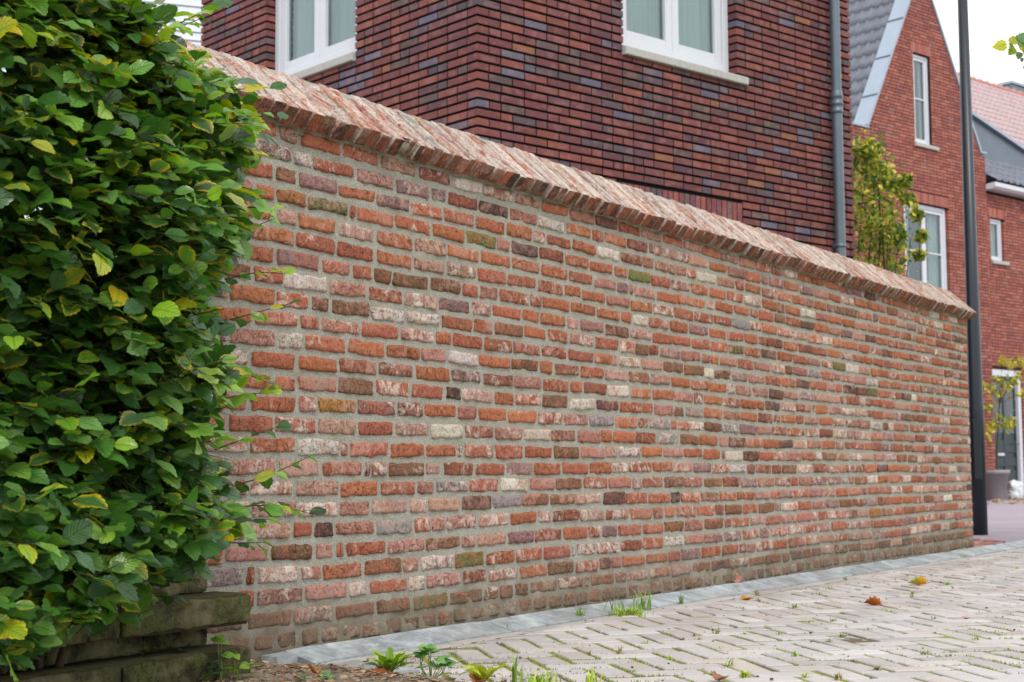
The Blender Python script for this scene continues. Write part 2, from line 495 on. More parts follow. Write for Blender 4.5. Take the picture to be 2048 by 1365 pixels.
LEAF = mat_leaf(); LEAFD = mat_leaf('dull_leaf', 0.6, 0.8)
BARK = mat_simple('twig_bark', sr(74, 60, 48), 0.85, 0.3, 60, 0.2, 0.001)
GRASS = mat_attr('grass_blade', 0.55, 0.2, 30, 0.0005)
DRYLEAF = mat_attr('fallen_leaf', 0.6, 0.35, 60, 0.002)
SIDING = mat_simple('white_siding', sr(214, 220, 228), 0.55, 0.03, 4)
PLASTIC = mat_simple('grey_plastic', sr(134, 130, 134), 0.55, 0.06, 8)
DOORP = mat_simple('dark_green_door_paint', sr(34, 50, 54), 0.35, 0.08, 5)
ROAD = mat_simple('lilac_street_brick', sr(150, 138, 146), 0.85, 0.1, 1.2, 0.3, 0.003)
CRUMB = mat_attr('litter', 0.9, 0.4, 80, 0.002)

# ------------------------------------------------------------------ main frames
YW, YA = math.radians(32.97), 0.84658
WD = np.array([math.sin(YW), math.cos(YW), 0]); WN = np.array([math.cos(YW), -math.sin(YW), 0])
WALL = Frame((0, 0, 0), WD, WN)          # u along the garden wall, n towards the street; face at n=-2.82
WF = -2.82
AD = np.array([math.sin(YA), math.cos(YA), 0]); BD = np.array([-math.cos(YA), math.sin(YA), 0])
_c = ray(955, 300); HC = CO + _c * (9.8 / _c[1]); HC[2] = 0
HA = Frame(HC, AD)                        # dark house, right-hand face
HB = Frame(HC, BD, -np.array([BD[1], -BD[0], 0]))   # dark house, left-hand face
_g = ray(1870, 300); GC = CO + _g * (27 / _g[1]); GC[2] = 0
GF = Frame(GC, AD)                        # gable house facade

# ------------------------------------------------------------------ old garden wall
def noisy_brick(mb, fr, uc, zc, L, H, nface, col, aux, proud=0.006, seg=0.010, seed=0, tilt=None):
    ku = max(3, int(L / seg))
    e = np.array([-1, -0.955, -0.87])
    hu = L / 2
    us = np.concatenate([[-1, -1 + 0.0025 / hu, -1 + 0.008 / hu], np.linspace(-1 + 0.02 / hu, 1 - 0.02 / hu, ku), [1 - 0.008 / hu, 1 - 0.0025 / hu, 1]])
    hv = H / 2
    vs = np.array([-1, -1 + 0.0025 / hv, -1 + 0.007 / hv, -0.3, 0.3, 1 - 0.007 / hv, 1 - 0.0025 / hv, 1])
    U, V = np.meshgrid(us, vs, indexing='ij')
    U = U.ravel(); V = V.ravel()
    # rounded corners
    k = 0.012
    x = U * hu; y = V * hv
    cx = np.clip(np.abs(x) - (hu - k), 0, None); cy = np.clip(np.abs(y) - (hv - k), 0, None)
    cr_ = np.hypot(cx, cy); sc = np.where(cr_ > k, k / np.maximum(cr_, 1e-9), 1)
    x = np.sign(x) * np.where(cx > 0, hu - k + cx * sc, np.abs(x)); y = np.sign(y) * np.where(cy > 0, hv - k + cy * sc, np.abs(y))
    so_ = seed * 7.31
    P = np.stack([x + uc, y + zc + so_, np.full_like(x, so_)], 1)
    jag = 0.0034
    x = x + jag * np.abs(U) ** 3 * fbm(P * 45, 3, 2) * 1.4
    y = y + jag * np.abs(V) ** 2 * (fbm(P * 40, 5, 3) + 0.7 * vnoise(P * 14, 8))
    y = y + x * (0.018 * math.sin(seed * 12.9898)) + 0.0016 * vnoise(P * 9, 19)
    ring = np.maximum(np.abs(U) >= 0.9999, np.abs(V) >= 0.9999)
    r2 = np.maximum(np.abs(U) >= 1 - 0.0026 / hu, np.abs(V) >= 1 - 0.0026 / hv)
    h = np.where(ring, -0.007, np.where(r2, proud * 0.45, proud))
    h = h + (~ring) * (0.0016 * fbm(P * 32, 11, 3) + 0.0012 * vnoise(P * 110, 12))
    crease = np.abs(vnoise(P * np.array([26, 60, 1]), 21))
    h = h - (~ring) * 0.0022 * (crease < 0.07)
    if tilt is not None: h = h + (~ring) * (tilt[0] * U + tilt[1] * V)
    W = fr.pts(np.stack([x + uc, nface + h, y + zc], 1))
    mb.grid(W, len(us), len(vs), col, aux)

S0, S1, WZ0, CRS, NROW, WT = 2.87, 9.735, 0.028, 0.0587, 25, 0.20
bricks = []
r = random.Random(11)
for k in range(NROW):
    s = S0 + (r.uniform(0.03, 0.17) if k % 2 else r.uniform(0.005, 0.08))
    first = True
    s = S0
    while s < S1 - 0.004:
        if k == 0: L = r.uniform(0.068, 0.082); j = r.uniform(0.014, 0.026)
        else:
            q = r.random(); j = r.uniform(0.010, 0.018)
            L = r.uniform(0.162, 0.182) if q < 0.74 else (r.uniform(0.072, 0.086) if q < 0.92 else r.uniform(0.10, 0.14))
            if q > 0.985: L = r.uniform(0.022, 0.035)
        if first: L = (0.165 if k % 2 else 0.08) * r.uniform(0.9, 1.05); first = False
        if s + L > S1 - 0.05: L = S1 - s
        bricks.append([k, s + L / 2, L, j]); s += L + j

PAL = dict(
    orange=(184, 112, 76), red=(176, 102, 76), deep=(146, 88, 68), brown=(134, 94, 68), pink=(178, 124, 110),
    pale=(188, 146, 130), mauve=(150, 116, 114), white=(212, 202, 190), dark=(104, 74, 66), black=(56, 52, 54), grey=(150, 144, 142), ochre=(172, 118, 66), olive=(112, 104, 58), green=(126, 132, 70))
PAL = {k: sr(*v) * .96 + sr(150, 118, 100) * .04 for k, v in PAL.items()}
# bricks one can pick out in the photograph: pixel -> colour, whitewash
SPECIAL = [(917, 790, 'black', 0), (835, 635, 'white', .8), (590, 687, 'white', .7), (965, 488, 'green', .2), (1283, 553, 'green', 0), (650, 410, 'olive', .1),
           (870, 1195, 'olive', 0), (755, 398, 'mauve', 0), (620, 530, 'mauve', .1), (1352, 990, 'black', .1), (795, 628, 'white', .5), (615, 567, 'white', .7),
           (470, 1158, 'grey', .6), (925, 860, 'white', .2), (1220, 835, 'grey', .3), (960, 1110, 'olive', .1), (750, 1130, 'brown', 0), (640, 1058, 'dark', .1),
           (840, 560, 'brown', 0), (810, 510, 'orange', 0), (610, 728, 'orange', 0), (700, 737, 'deep', .1), (915, 720, 'white', .5), (1060, 862, 'white', .4),
           (960, 412, 'dark', 0), (1430, 742, 'white', .5), (1110, 975, 'pink', .1), (840, 785, 'red', 0), (1145, 935, 'red', 0), (610, 895, 'white', .4),
           (440, 665, 'dark', 0), (615, 1105, 'brown', 0), (520, 1108, 'pink', .2), (690, 895, 'red', 0), (530, 845, 'red', 0), (720, 852, 'red', .15),
           (1090, 445, 'white', .4), (1205, 500, 'white', .3), (1270, 640, 'white', .5), (1495, 665, 'grey', 0), (1700, 740, 'white', .5), (1755, 845, 'white', .5),
           (1320, 720, 'pale', .3), (1035, 680, 'brown', 0), (1150, 460, 'orange', 0), (1480, 930, 'white', .4), (1520, 870, 'pale', .3), (720, 1170, 'white', .5), (520, 1195, 'red', 0), (640, 1190, 'pale', .1)]
sp = [(WALL.at(x, y, WF), c, wv) for x, y, c, wv in SPECIAL]
used = set(); pick = {}
for (su, sz), c, wv in sp:
    kk = int((sz - WZ0) / CRS)
    best = min((abs(b[1] - su), i) for i, b in enumerate(bricks) if b[0] == kk and b[2] > 0.06)[1]
    pick[best] = (c, wv)

wall_t = thing('garden_wall', 'long weathered brick garden wall with sloping brick coping and pale mortar', 'wall', WALL.p(6.2, WF - .1, 0))
bm_ = MB()
for i, (k, u, L, j) in enumerate(bricks):
    zc = WZ0 + (k + 0.5) * CRS + 0.007 * float(vnoise([[u * 1.1, k * 0.35, 0]], 31)[0]) + r.gauss(0, 0.0009)
    H = CRS - 0.0160 + r.gauss(0, 0.0024)
    t_ = (u - 2.8) / 6.9
    zt = k / NROW
    wts = dict(orange=.30 * (0.3 + 1.1 * zt * (1 - .6 * t_)), red=.30, deep=.13, brown=.06, pink=.26 * (1.4 - zt), pale=.13 * (1.5 - zt), mauve=.035 + .05 * t_,
               white=.014 + .015 * t_, dark=.012 + .03 * t_, grey=.006 + .015 * t_, ochre=.012, olive=.004)
    zn = float(vnoise([[u * 1.3, k * .16, 4.4]], 77)[0])
    wts['pink'] *= 1 + 1.2 * zn; wts['pale'] *= 1 + 1.4 * zn; wts['orange'] *= max(.15, 1 - 1.1 * zn); wts = {a_: max(b_, .001) for a_, b_ in wts.items()}
    if k <= 1: wts = dict(deep=.4, brown=.35, dark=.1, red=.2, pale=.08)
    nm = r.choices(list(wts), list(wts.values()))[0]
    wv = max(0, r.gauss(0.36 + 0.24 * (1 - zt), 0.22))
    if nm in ('orange', 'brown', 'dark', 'olive'): wv *= 0.45
    if nm == 'white': wv = r.uniform(.4, .9)
    if i in pick: nm, wv = pick[i]
    c = PAL[nm] * np.array([r.uniform(.85, 1.14)] * 3) * np.array([1, r.uniform(.94, 1.06), r.uniform(.93, 1.07)])
    c = c * 0.86
    noisy_brick(bm_, WALL, u, zc, L, H, WF, c, (min(wv, .95), r.uniform(.3, 1.0), r.random()), r.uniform(.004, .0075), 0.010 if u < 6.5 else 0.016, i, (r.gauss(0, .0006), r.gauss(0, .0006)))
# the two end faces and the back, same bricks, cheaper grid
ends = [Frame(WALL.p(S1, WF, 0), -WN, WD), Frame(WALL.p(S0, WF - WT, 0), WN, -WD)]
for fi, fr in enumerate(ends):
    for k in range(NROW):
        for (uc, L) in (((0.05, 0.08), (0.145, 0.09)) if (k + fi) % 2 else ((0.097, 0.175),)):
            noisy_brick(bm_, fr, uc, WZ0 + (k + .5) * CRS, L, CRS - .0165, 0, PAL[r.choice(['orange', 'red', 'deep', 'pink', 'brown'])] * .86, (r.uniform(0, .6), .6, r.random()), .005, .02, k + 99 * fi)
bk = Frame(WALL.p(S1, WF - WT, 0), -WD, -WN)
for k in range(NROW):
    s = -0.0
    while s < S1 - S0 - .02:
        L = min(r.choice([.172, .172, .08]), S1 - S0 - s)
        noisy_brick(bm_, bk, s + L / 2, WZ0 + (k + .5) * CRS, L, CRS - .0165, 0, PAL[r.choice(['orange', 'red', 'deep', 'pink', 'brown', 'pale'])] * .93, (r.uniform(0, .6), .6, r.random()), .005, .05, k)
        s += L + .014
bm_.build('brickwork', OLD, wall_t)

mm = MB()
us = np.arange(S0 - 0.0, S1 + 0.005, 0.012); us[-1] = S1
zs = np.arange(-0.04, 1.56, 0.0098)
U, V = np.meshgrid(us, zs, indexing='ij')
P = np.stack([U.ravel(), V.ravel(), np.zeros(U.size)], 1)
inr = (U.ravel() > S0 + .01) & (U.ravel() < S1 - .01)
h = 0.0022 * fbm(P * 22, 41, 3) + 0.0012 * vnoise(P * 85, 42) - 0.0015
# ragged pointing smeared over the foot of the wall
h = h + 0.006 * np.clip(1 - (P[:, 1] + .02 * fbm(P * 9, 44)) / 0.16, 0, 1) * (0.6 + vnoise(P * 24, 43))
mm.grid(WALL.pts(np.stack([P[:, 0], WF + h * inr, P[:, 1]], 1)), len(us), len(zs))
mm.box(WALL, S0, S1, WF - WT + 0.0, WF - 0.012, -.04, 1.56)
mm.build('mortar', MORTAR, wall_t)

# coping: brick-on-edge laid as a little roof
def rough_box(mb, C, ex, ey, ez, h, seg, rad, amp, col, aux, seed=0, freq=30, end=None):
    C = np.array(C, float); E = np.stack([ex, ey, ez])
    h = np.array(h, float)
    def ax(hh, n):
        return np.unique(np.concatenate([[-hh, -hh + rad * .35, -hh + rad], np.linspace(-hh + rad, hh - rad, max(2, n)), [hh - rad, hh - rad * .35, hh]]).round(6))
    A = [ax(h[i], seg[i]) for i in range(3)]
    for f in range(3):
        a, b = (f + 1) % 3, (f + 2) % 3
        for sg in (-1, 1):
            X, Y = np.meshgrid(A[a], A[b], indexing='ij')
            P = np.zeros((X.size, 3)); P[:, a] = X.ravel(); P[:, b] = Y.ravel(); P[:, f] = sg * h[f]
            inner = np.clip(P, -(h - rad), h - rad)
            d = P - inner; n = d / (np.linalg.norm(d, axis=1)[:, None] + 1e-12)
            Q = inner + n * rad
            wn = Q @ E + C
            nz_ = amp * (fbm(wn * freq + seed * 3.7, 51, 3) + 0.6 * vnoise(wn * freq * 3.3, 52))
            Q = Q + n * nz_[:, None]
            W = Q @ E + C
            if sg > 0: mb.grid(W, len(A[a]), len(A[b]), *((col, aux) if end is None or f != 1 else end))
            else:
                i, j = np.meshgrid(np.arange(len(A[a]) - 1), np.arange(len(A[b]) - 1), indexing='ij'); q = (i * len(A[b]) + j).ravel(); nv = len(A[b])
                mb.add(W, np.stack([q + 1, q + nv + 1, q + nv, q], 1), col, aux)

EN, EZ = -2.757, 1.532          # eave arris
RN, RZ = -2.93, 1.688           # ridge
cop = MB()
sv = np.array([0, EN - RN, EZ - RZ]); sl_ = float(np.hypot(sv[1], sv[2]))
dirS = WN * (EN - RN) / sl_ + Z3 * (EZ - RZ) / sl_          # down the slope
nrmS = np.cross(dirS, WD); nrmS = nrmS if nrmS[2] > 0 else -nrmS
dirB = -WN * (EN - RN) / sl_ + Z3 * (EZ - RZ) / sl_
nrmB = np.cross(dirB, WD); nrmB = nrmB if nrmB[2] > 0 else -nrmB
TH = 0.060
s = S0 - 0.01; i = 0
while s < S1 + 0.02:
    wd = r.uniform(.040, .050)
    if r.random() < .05: wd = r.uniform(.02, .03)
    ext = r.gauss(0, .0045)
    up = r.gauss(0, .0022)
    nm = r.choices(['orange', 'red', 'deep', 'pink', 'pale', 'white', 'mauve', 'grey', 'brown'], [1.8, 1.6, 1.2, 2.2, 2.0, .3, 1.2, .6, 1.2])[0]
    c = PAL[nm] * r.uniform(.8, 1.1) * .9
    if s < 3.2 and r.random() < .7: c = PAL['orange'] * r.uniform(.8, 1.1)
    Lh = (sl_ + ext) / 2
    mid = WALL.p(s + wd / 2, RN, RZ) + dirS * (Lh + .004) - nrmS * (TH / 2 - up)
    tw = r.gauss(0, .012)
    e1 = WD * math.cos(tw) + dirS * math.sin(tw); e2 = dirS * math.cos(tw) - WD * math.sin(tw)
    rough_box(cop, mid, e1, e2, nrmS, (wd / 2, Lh, TH / 2), (3, 14, 3), .0045, .0018, c, (r.uniform(.35, .95), r.uniform(.4, 1), r.random()), i, 30, (PAL[r.choice(['deep', 'red', 'brown', 'dark', 'deep'])] * r.uniform(.55, .95), (.02, .8, r.random())))  # eave ends: less lime, deeper brown, colour also darkened to imitate their shade
    midb = WALL.p(s + wd / 2, RN, RZ) + dirB * (Lh + .006) - nrmB * (TH / 2 - up)
    rough_box(cop, midb, WD, dirB, nrmB, (wd / 2, Lh, TH / 2), (2, 4, 2), .005, .001, c, (r.uniform(.3, .9), .6, r.random()), i)
    s += wd + r.uniform(.005, .010); i += 1
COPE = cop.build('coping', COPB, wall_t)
cm = MB()
# bedding mortar between and below the coping bricks
us = np.arange(S0 - .0, S1, 0.012)
ts = np.linspace(0.0, 1.0, 30)
U, T = np.meshgrid(us, ts, indexing='ij'); U = U.ravel(); T = T.ravel()
P = np.stack([U, T, 0 * U], 1)
g = -0.0085 + 0.0045 * fbm(P * np.array([30, 6, 1]), 61, 3)
dd = sl_ * T * .985
W = WALL.pts(np.stack([U, RN + 0 * U, RZ + 0 * U], 1)) + dd[:, None] * dirS + (g - 0.001)[:, None] * nrmS
cm.grid(W, len(us), len(ts))
for d_, n_ in ((dirS, nrmS), (dirB, nrmB)):
    p0 = np.array([0, 0, 0.])
    a0 = WALL.p(S0 + .004, RN, RZ) - n_ * .012; a1 = a0 + d_ * sl_ * .975; a2 = a1 - n_ * (TH - .018); a3 = a0 - n_ * (TH - .018)
    q = [a0, a1, a2, a3]; V = q + [x + WD * (S1 - S0 - .01) for x in q]
    cm.add(V, np.array([(0, 1, 2, 3), (7, 6, 5, 4), (0, 4, 5, 1), (1, 5, 6, 2), (2, 6, 7, 3), (3, 7, 4, 0)]))
# solid filling under the little roof
fill = [(WF - WT + .004, 1.49), (WF - .003, 1.49), (EN - .055, EZ - .035), (RN, RZ - .06), (RN - (EN - RN) + .055, EZ - .035)]
V = [WALL.p(S0 + .003, n, z) for n, z in fill] + [WALL.p(S1 - .003, n, z) for n, z in fill]
k = 5
cm.add(V, [np.array([[0, 1, 2, 3, 4]]), np.array([[9, 8, 7, 6, 5]]), np.array([(a, (a + 1) % k, (a + 1) % k + k, a + k) for a in range(k)])])
# ragged fillet beneath the eave
us = np.arange(S0 + .01, S1, 0.014); ts = np.linspace(0, 1, 7)
U, T = np.meshgrid(us, ts, indexing='ij'); U = U.ravel(); T = T.ravel()
P = np.stack([U, T * .06, 0 * U], 1)
nn = WF - .002 + T ** 1.5 * .034 + .004 * fbm(P * 28, 71, 3)
zz = 1.474 + T * .040 + 0.004 * vnoise(P * 20, 72)
cm.grid(WALL.pts(np.stack([U, nn, zz], 1)), len(us), 7)
cm.build('coping_mortar', MORTAR, COPE)

# ------------------------------------------------------------------ low mossy wall at the left
lowt = thing('low_mossy_wall', 'low dark mossy brick wall with stepped courses at lower left below the hedge', 'wall', WALL.p(2.2, -2.7, 0))
lm = MB(); lj = MB()
rows = [(-.03, .083, -2.588, 2.812), (.087, .141, -2.70, 2.765), (.145, .212, -2.590, 2.815), (.216, .268, -2.70, 2.765), (.272, .32, -2.70, 2.765), (.324, .37, -2.70, 2.765)]
i = 500
for ri, (z0, z1, nf, send) in enumerate(rows):
    s = send + r.uniform(-.01, .004)
    while s > 1.2:
        L = r.choice([.205, .21, .28]) if ri not in (0, 2) else r.choice([.42, .55])
        cc = sr(*r.choice([(80, 72, 54), (68, 64, 46), (96, 84, 66), (60, 56, 40)]))
        rough_box(lm, WALL.p(s - L / 2, nf - .05, (z0 + z1) / 2), WD, WN, Z3, (L / 2, .05, (z1 - z0) / 2), (28, 4, 5), .007, .0055, cc * r.uniform(.5, .9), (0, 0, 0), i, 24)
        s -= L + .005; i += 1
    lj.box(WALL, 1.2, send - .014, nf - .12, nf - .010, z0 - .004, z1 + .004)
lm.build('brickwork', MOSSY, lowt)
lj.box(WALL, 1.2, 2.73, WF + .0, -2.745, -.03, .372)
lj.build('mortar', mat_simple('mossy_mortar', sr(70, 64, 42), .95, .35, 40, .1, .004), lowt)

# ------------------------------------------------------------------ leaves
def leaf_tpl(wid=0.33, fold=0.35, curl=0.25, wave=0.03, n=7, teeth=True, seed=0):
    rr = random.Random(seed)
    xs = np.linspace(0, 1, n + 1)
    V = []; X = []
    for i, x in enumerate(xs):
        wd = wid * (math.sin(math.pi * min(1, x ** 0.85)) ** 0.75) if 0 < x < 1 else 0
        z = -curl * x * x
        for sgn in (-1, 0, 1):
            yy = sgn * wd * (1 + (rr.uniform(-.09, .09) if teeth else 0))
            V.append((x + abs(sgn) * (.035 if teeth else 0) * (1 if 0 < x < 1 else 0), yy, z + abs(yy) * fold + (wave * math.sin(x * 12 + sgn) if sgn else 0)))
            X.append((x, .5 + .5 * sgn))
    F = []
    for i in range(n):
        a = i * 3
        F += [(a, a + 3, a + 4, a + 1), (a + 1, a + 4, a + 5, a + 2)]
    if teeth:      # saw-tooth margin: small triangles along each edge
        m = len(V); T = []
        for i in range(1, n):
            for sg, o in ((-1, 0), (1, 2)):
                p = np.array(V[i * 3 + o]); q = np.array(V[min(i + 1, n) * 3 + o])
                tip = p * .45 + q * .55 + np.array([.02, sg * .03, -.005])
                V.append(tuple(tip)); X.append((float(tip[0]), 1.0 if sg > 0 else 0.0))
                T.append((i * 3 + o, len(V) - 1, min(i + 1, n) * 3 + o) if sg < 0 else (i * 3 + o, min(i + 1, n) * 3 + o, len(V) - 1))
        return np.array(V), [np.array(F), np.array(T)], np.array(X)
    return np.array(V), [np.array(F)], np.array(X)

def lobed_tpl(seed=0):
    """five lobed plane / maple leaf"""
    pts = [(0, 0), (.04, .14), (.0, .30), (.12, .32), (.24, .50), (.38, .40), (.54, .46), (.60, .30), (.74, .26), (.82, .14), (1, 0)]
    R = [(x, y) for x, y in pts]; Lm = [(x, -y) for x, y in pts[1:-1]][::-1]
    out = R + Lm
    V = [(.35, 0, .04)] + [(x, y, -.12 * x * x + .25 * abs(y) * (1 if seed % 2 else -.3)) for x, y in out]
    k = len(out)
    F = [(0, 1 + i, 1 + (i + 1) % k) for i in range(k)]
    X = [(.35, .5)] + [(x, .5 + y) for x, y in out]
    return np.array(V), [np.array(F)], np.array(X)

def place_leaves(mb, tpls, P, D, N, S, C, Y):
    """P base pts, D length directions, N normals, S size, C colours, Y yellow margin"""
    P = np.asarray(P); D = np.asarray(D); N = np.asarray(N); S = np.asarray(S); C = np.asarray(C); Y = np.asarray(Y)
    D = D / np.linalg.norm(D, axis=1)[:, None]
    B = np.cross(N, D); B /= np.linalg.norm(B, axis=1)[:, None] + 1e-9
    N = np.cross(D, B)
    idx = rng.integers(0, len(tpls), len(P))
    for t, (V, F, X) in enumerate(tpls):
        m = np.where(idx == t)[0]
        if not len(m): continue
        W = P[m][:, None, :] + S[m][:, None, None] * (V[None, :, 0:1] * D[m][:, None, :] + V[None, :, 1:2] * B[m][:, None, :] + V[None, :, 2:3] * N[m][:, None, :])
        nv = len(V)
        off = (np.arange(len(m)) * nv)[:, None, None]
        Fs = [(f[None] + off).reshape(-1, f.shape[1]) for f in F]
        col = np.repeat(C[m], nv, 0)
        aux = np.concatenate([np.repeat(Y[m], nv)[:, None], np.tile(X, (len(m), 1))], 1)
        mb.add(W.reshape(-1, 3), Fs, col, aux)

BEECH = [leaf_tpl(.31, .25, .28, .02, 7, True, 1), leaf_tpl(.35, .10, .40, .035, 7, True, 2), leaf_tpl(.33, .45, .15, .02, 7, True, 3), leaf_tpl(.29, .3, -.15, .03, 7, True, 4), leaf_tpl(.36, .05, .1, .045, 7, True, 5)]

# ------------------------------------------------------------------ beech hedge
hedge = thing('beech_hedge', 'dense green beech hedge with some yellow edged leaves at the left end of the wall', 'hedge', WALL.p(2.1, -2.5, 0))
# right-hand outline of the hedge (u as a function of height)
OZ = [0.10, 0.16, 0.22, 0.30, 0.36, 0.43, 0.50, 0.56, 0.66, 0.75, 0.87, 1.00, 1.10, 1.20, 1.28, 1.36, 1.42, 1.50, 1.60, 1.9, 2.0]
OU = [1.96, 2.18, 2.33, 2.50, 2.58, 2.62, 2.56, 2.53, 2.60, 2.62, 2.60, 2.63, 2.65, 2.68, 2.69, 2.63, 2.47, 2.30, 2.20, 2.15, 2.1]
hw = MB(); LP = []; LDr = []; LN = []; LS = []; LC = []; LY = []
cols_g = [sr(48, 90, 36), sr(110, 150, 60), sr(54, 98, 42), sr(72, 120, 48), sr(66, 102, 64), sr(92, 138, 56), sr(38, 68, 34), sr(104, 146, 76)]
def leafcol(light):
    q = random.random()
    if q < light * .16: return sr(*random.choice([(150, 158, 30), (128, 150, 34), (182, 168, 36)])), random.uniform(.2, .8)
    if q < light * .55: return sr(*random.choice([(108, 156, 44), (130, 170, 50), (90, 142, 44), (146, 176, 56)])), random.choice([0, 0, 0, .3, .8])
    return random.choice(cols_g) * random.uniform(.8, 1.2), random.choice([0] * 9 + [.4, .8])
def add_twig(P0, d, length, nl, light, size=.058, big=1.0, rad=.0014):
    P0 = np.array(P0); d = np.array(d) / np.linalg.norm(d)
    side = np.cross(d, Z3); side /= np.linalg.norm(side) + 1e-9
    pts = []; sag = random.uniform(-.25, .15)
    for k in range(6):
        t = k / 5
        pts.append(P0 + d * length * t + Z3 * (sag * length * t * t) + side * (.03 * length * math.sin(t * 5 + P0[0] * 9)))
    hw.tube(pts, [rad * (1 - .6 * k / 5) for k in range(6)], 5)
    for k in range(nl):
        t = (k + .7) / nl * .98
        q = min(int(t * 5), 4); f = t * 5 - q
        p = pts[q] * (1 - f) + pts[q + 1] * f
        sg = 1 if k % 2 else -1
        dd = d * random.uniform(.35, .8) + side * sg * random.uniform(.5, 1.0) + Z3 * random.uniform(-.45, .15)
        if k == nl - 1: dd = d + Z3 * random.uniform(-.3, .2)
        nrm_ = Z3 * random.uniform(.5, 1.0) + WN * random.uniform(.1, .9) - WD * random.uniform(-.2, .4) + rng.normal(0, .22, 3)
        LP.append(p); LDr.append(dd); LN.append(nrm_); LS.append(size * .92 * random.uniform(.62, 1.25) * big)
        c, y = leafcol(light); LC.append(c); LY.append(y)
HY = [0, 60, 90, 130, 160, 200, 300, 340, 420, 480, 560, 640, 740, 830, 900, 1000, 1060, 1100, 1140]
HX = [315, 325, 340, 398, 462, 490, 500, 470, 485, 470, 410, 405, 460, 435, 400, 460, 470, 430, 420]
def inside(p, sx=9, sy=12):
    dq = p - CO; wz = dq @ _F; X = 1024 + FPX * (dq @ _R) / wz; Yp = 682.5 - FPX * (dq @ _U) / wz
    return (X < np.interp(Yp, HY, HX) + random.gauss(0, sx) * (1.0 if Yp > 140 else .4)) and (Yp < np.interp(X, [-200, 0, 60, 110, 190, 260, 330, 400, 450], [1340, 1325, 1290, 1262, 1225, 1205, 1170, 1130, 1120]) + random.gauss(0, sy))
def umax(z): return float(np.interp(z, OZ, OU))
for _ in range(3300):
    z = random.uniform(.16, 1.95)
    um = umax(z)
    u = um - abs(random.gauss(0, 1)) * .34 - .02 if random.random() < .45 else random.uniform(1.5, um - .03)
    nfr = -2.20 - .05 * math.sin(z * 7 + u * 5) - .14 * max(0, (u - um + .35) / .35)
    n = nfr - abs(random.gauss(0, .13)) if random.random() < .75 else random.uniform(-2.68, nfr)
    if z < .34: n = max(n, -2.56)
    u -= .07; n -= .05
    d = WN * random.uniform(.2, 1.0) + WD * random.uniform(-.5, .9) + Z3 * random.uniform(-.25, .5)
    if u > um - .25: d = d + WD * .7
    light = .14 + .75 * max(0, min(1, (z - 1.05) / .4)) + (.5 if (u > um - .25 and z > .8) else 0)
    Lt = random.uniform(.07, .17)
    if not inside(WALL.p(u, n, z) + d / np.linalg.norm(d) * Lt * .8, 20): continue
    add_twig(WALL.p(u, n, z), d, Lt, random.randint(4, 7), min(light, 1))
NSHOOT0 = len(LP)
# shoots that stick out over the wall: (pixel start, pixel end)
for (x0, y0, x1, y1, nl, n_) in [(400, 190, 520, 170, 6, -2.62), (430, 235, 535, 205, 5, -2.66), (440, 300, 520, 325, 5, -2.62), (400, 250, 500, 260, 6, -2.6),
        (440, 475, 522, 448, 2, -2.62), (450, 560, 545, 520, 5, -2.6), (460, 640, 560, 605, 4, -2.62), (430, 740, 515, 745, 4, -2.6), (440, 800, 520, 770, 3, -2.62), (430, 900, 535, 845, 3, -2.6),
        (470, 970, 598, 930, 5, -2.6), (470, 1015, 600, 990, 7, -2.62), (440, 1040, 510, 1050, 4, -2.58), (470, 420, 520, 405, 4, -2.6), (330, 60, 400, 25, 6, -2.58), (300, 70, 375, 55, 5, -2.6),
        (450, 1085, 500, 1090, 3, -2.58), (180, 1180, 330, 1170, 5, -2.45), (150, 1230, 250, 1215, 4, -2.45)]:
    a = WALL.p(*[(WALL.at(x0, y0, n_)[0]), n_, WALL.at(x0, y0, n_)[1]]); b = WALL.p(WALL.at(x1, y1, n_)[0], n_ + .05, WALL.at(x1, y1, n_)[1])
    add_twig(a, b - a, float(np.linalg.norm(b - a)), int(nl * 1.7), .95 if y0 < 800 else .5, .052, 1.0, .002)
NSHOOT1 = len(LP)
for _ in range(5200):      # darker leaf layer deeper inside
    z = random.uniform(.16, 1.9); um = umax(z)
    LP.append(WALL.p(random.uniform(1.7, um - .12), random.uniform(-2.66, -2.34), z)); LDr.append(rng.normal(0, 1, 3)); LN.append(rng.normal(0, .5, 3) + WN * .6 + Z3 * .6)
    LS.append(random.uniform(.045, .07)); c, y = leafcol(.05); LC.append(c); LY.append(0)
# trim to the outline the hedge has: soft right-hand side, foliage ending above the low wall
keep = []
for i_, p in enumerate(LP):
    keep.append(inside(p, 22) or i_ >= NSHOOT0 and i_ < NSHOOT1)
LP, LDr, LN, LS, LC, LY = [[a_ for a_, k_ in zip(L_, keep) if k_] for L_ in (LP, LDr, LN, LS, LC, LY)]
hl = MB()
place_leaves(hl, BEECH, LP, LDr, LN, LS, LC, LY)
hl.build('foliage', LEAF, hedge)
for k in range(34):
    u = random.uniform(1.3, 2.5); n = random.uniform(-2.80, -2.70); z0 = .0
    top = random.uniform(.9, 1.75); um = umax(top) - .1
    pts = [WALL.p(u + (min(u + random.uniform(-.2, .3), um) - u) * t + .02 * math.sin(7 * t + k), n + .25 * t * (1 - t) * 2 + .04 * math.sin(5 * t + k * 2), z0 + top * t) for t in np.linspace(0, 1, 9)]
    hw.tube(pts, [.011 * (1 - .75 * t) for t in np.linspace(0, 1, 9)], 6)
hw.build('branches', BARK, hedge)

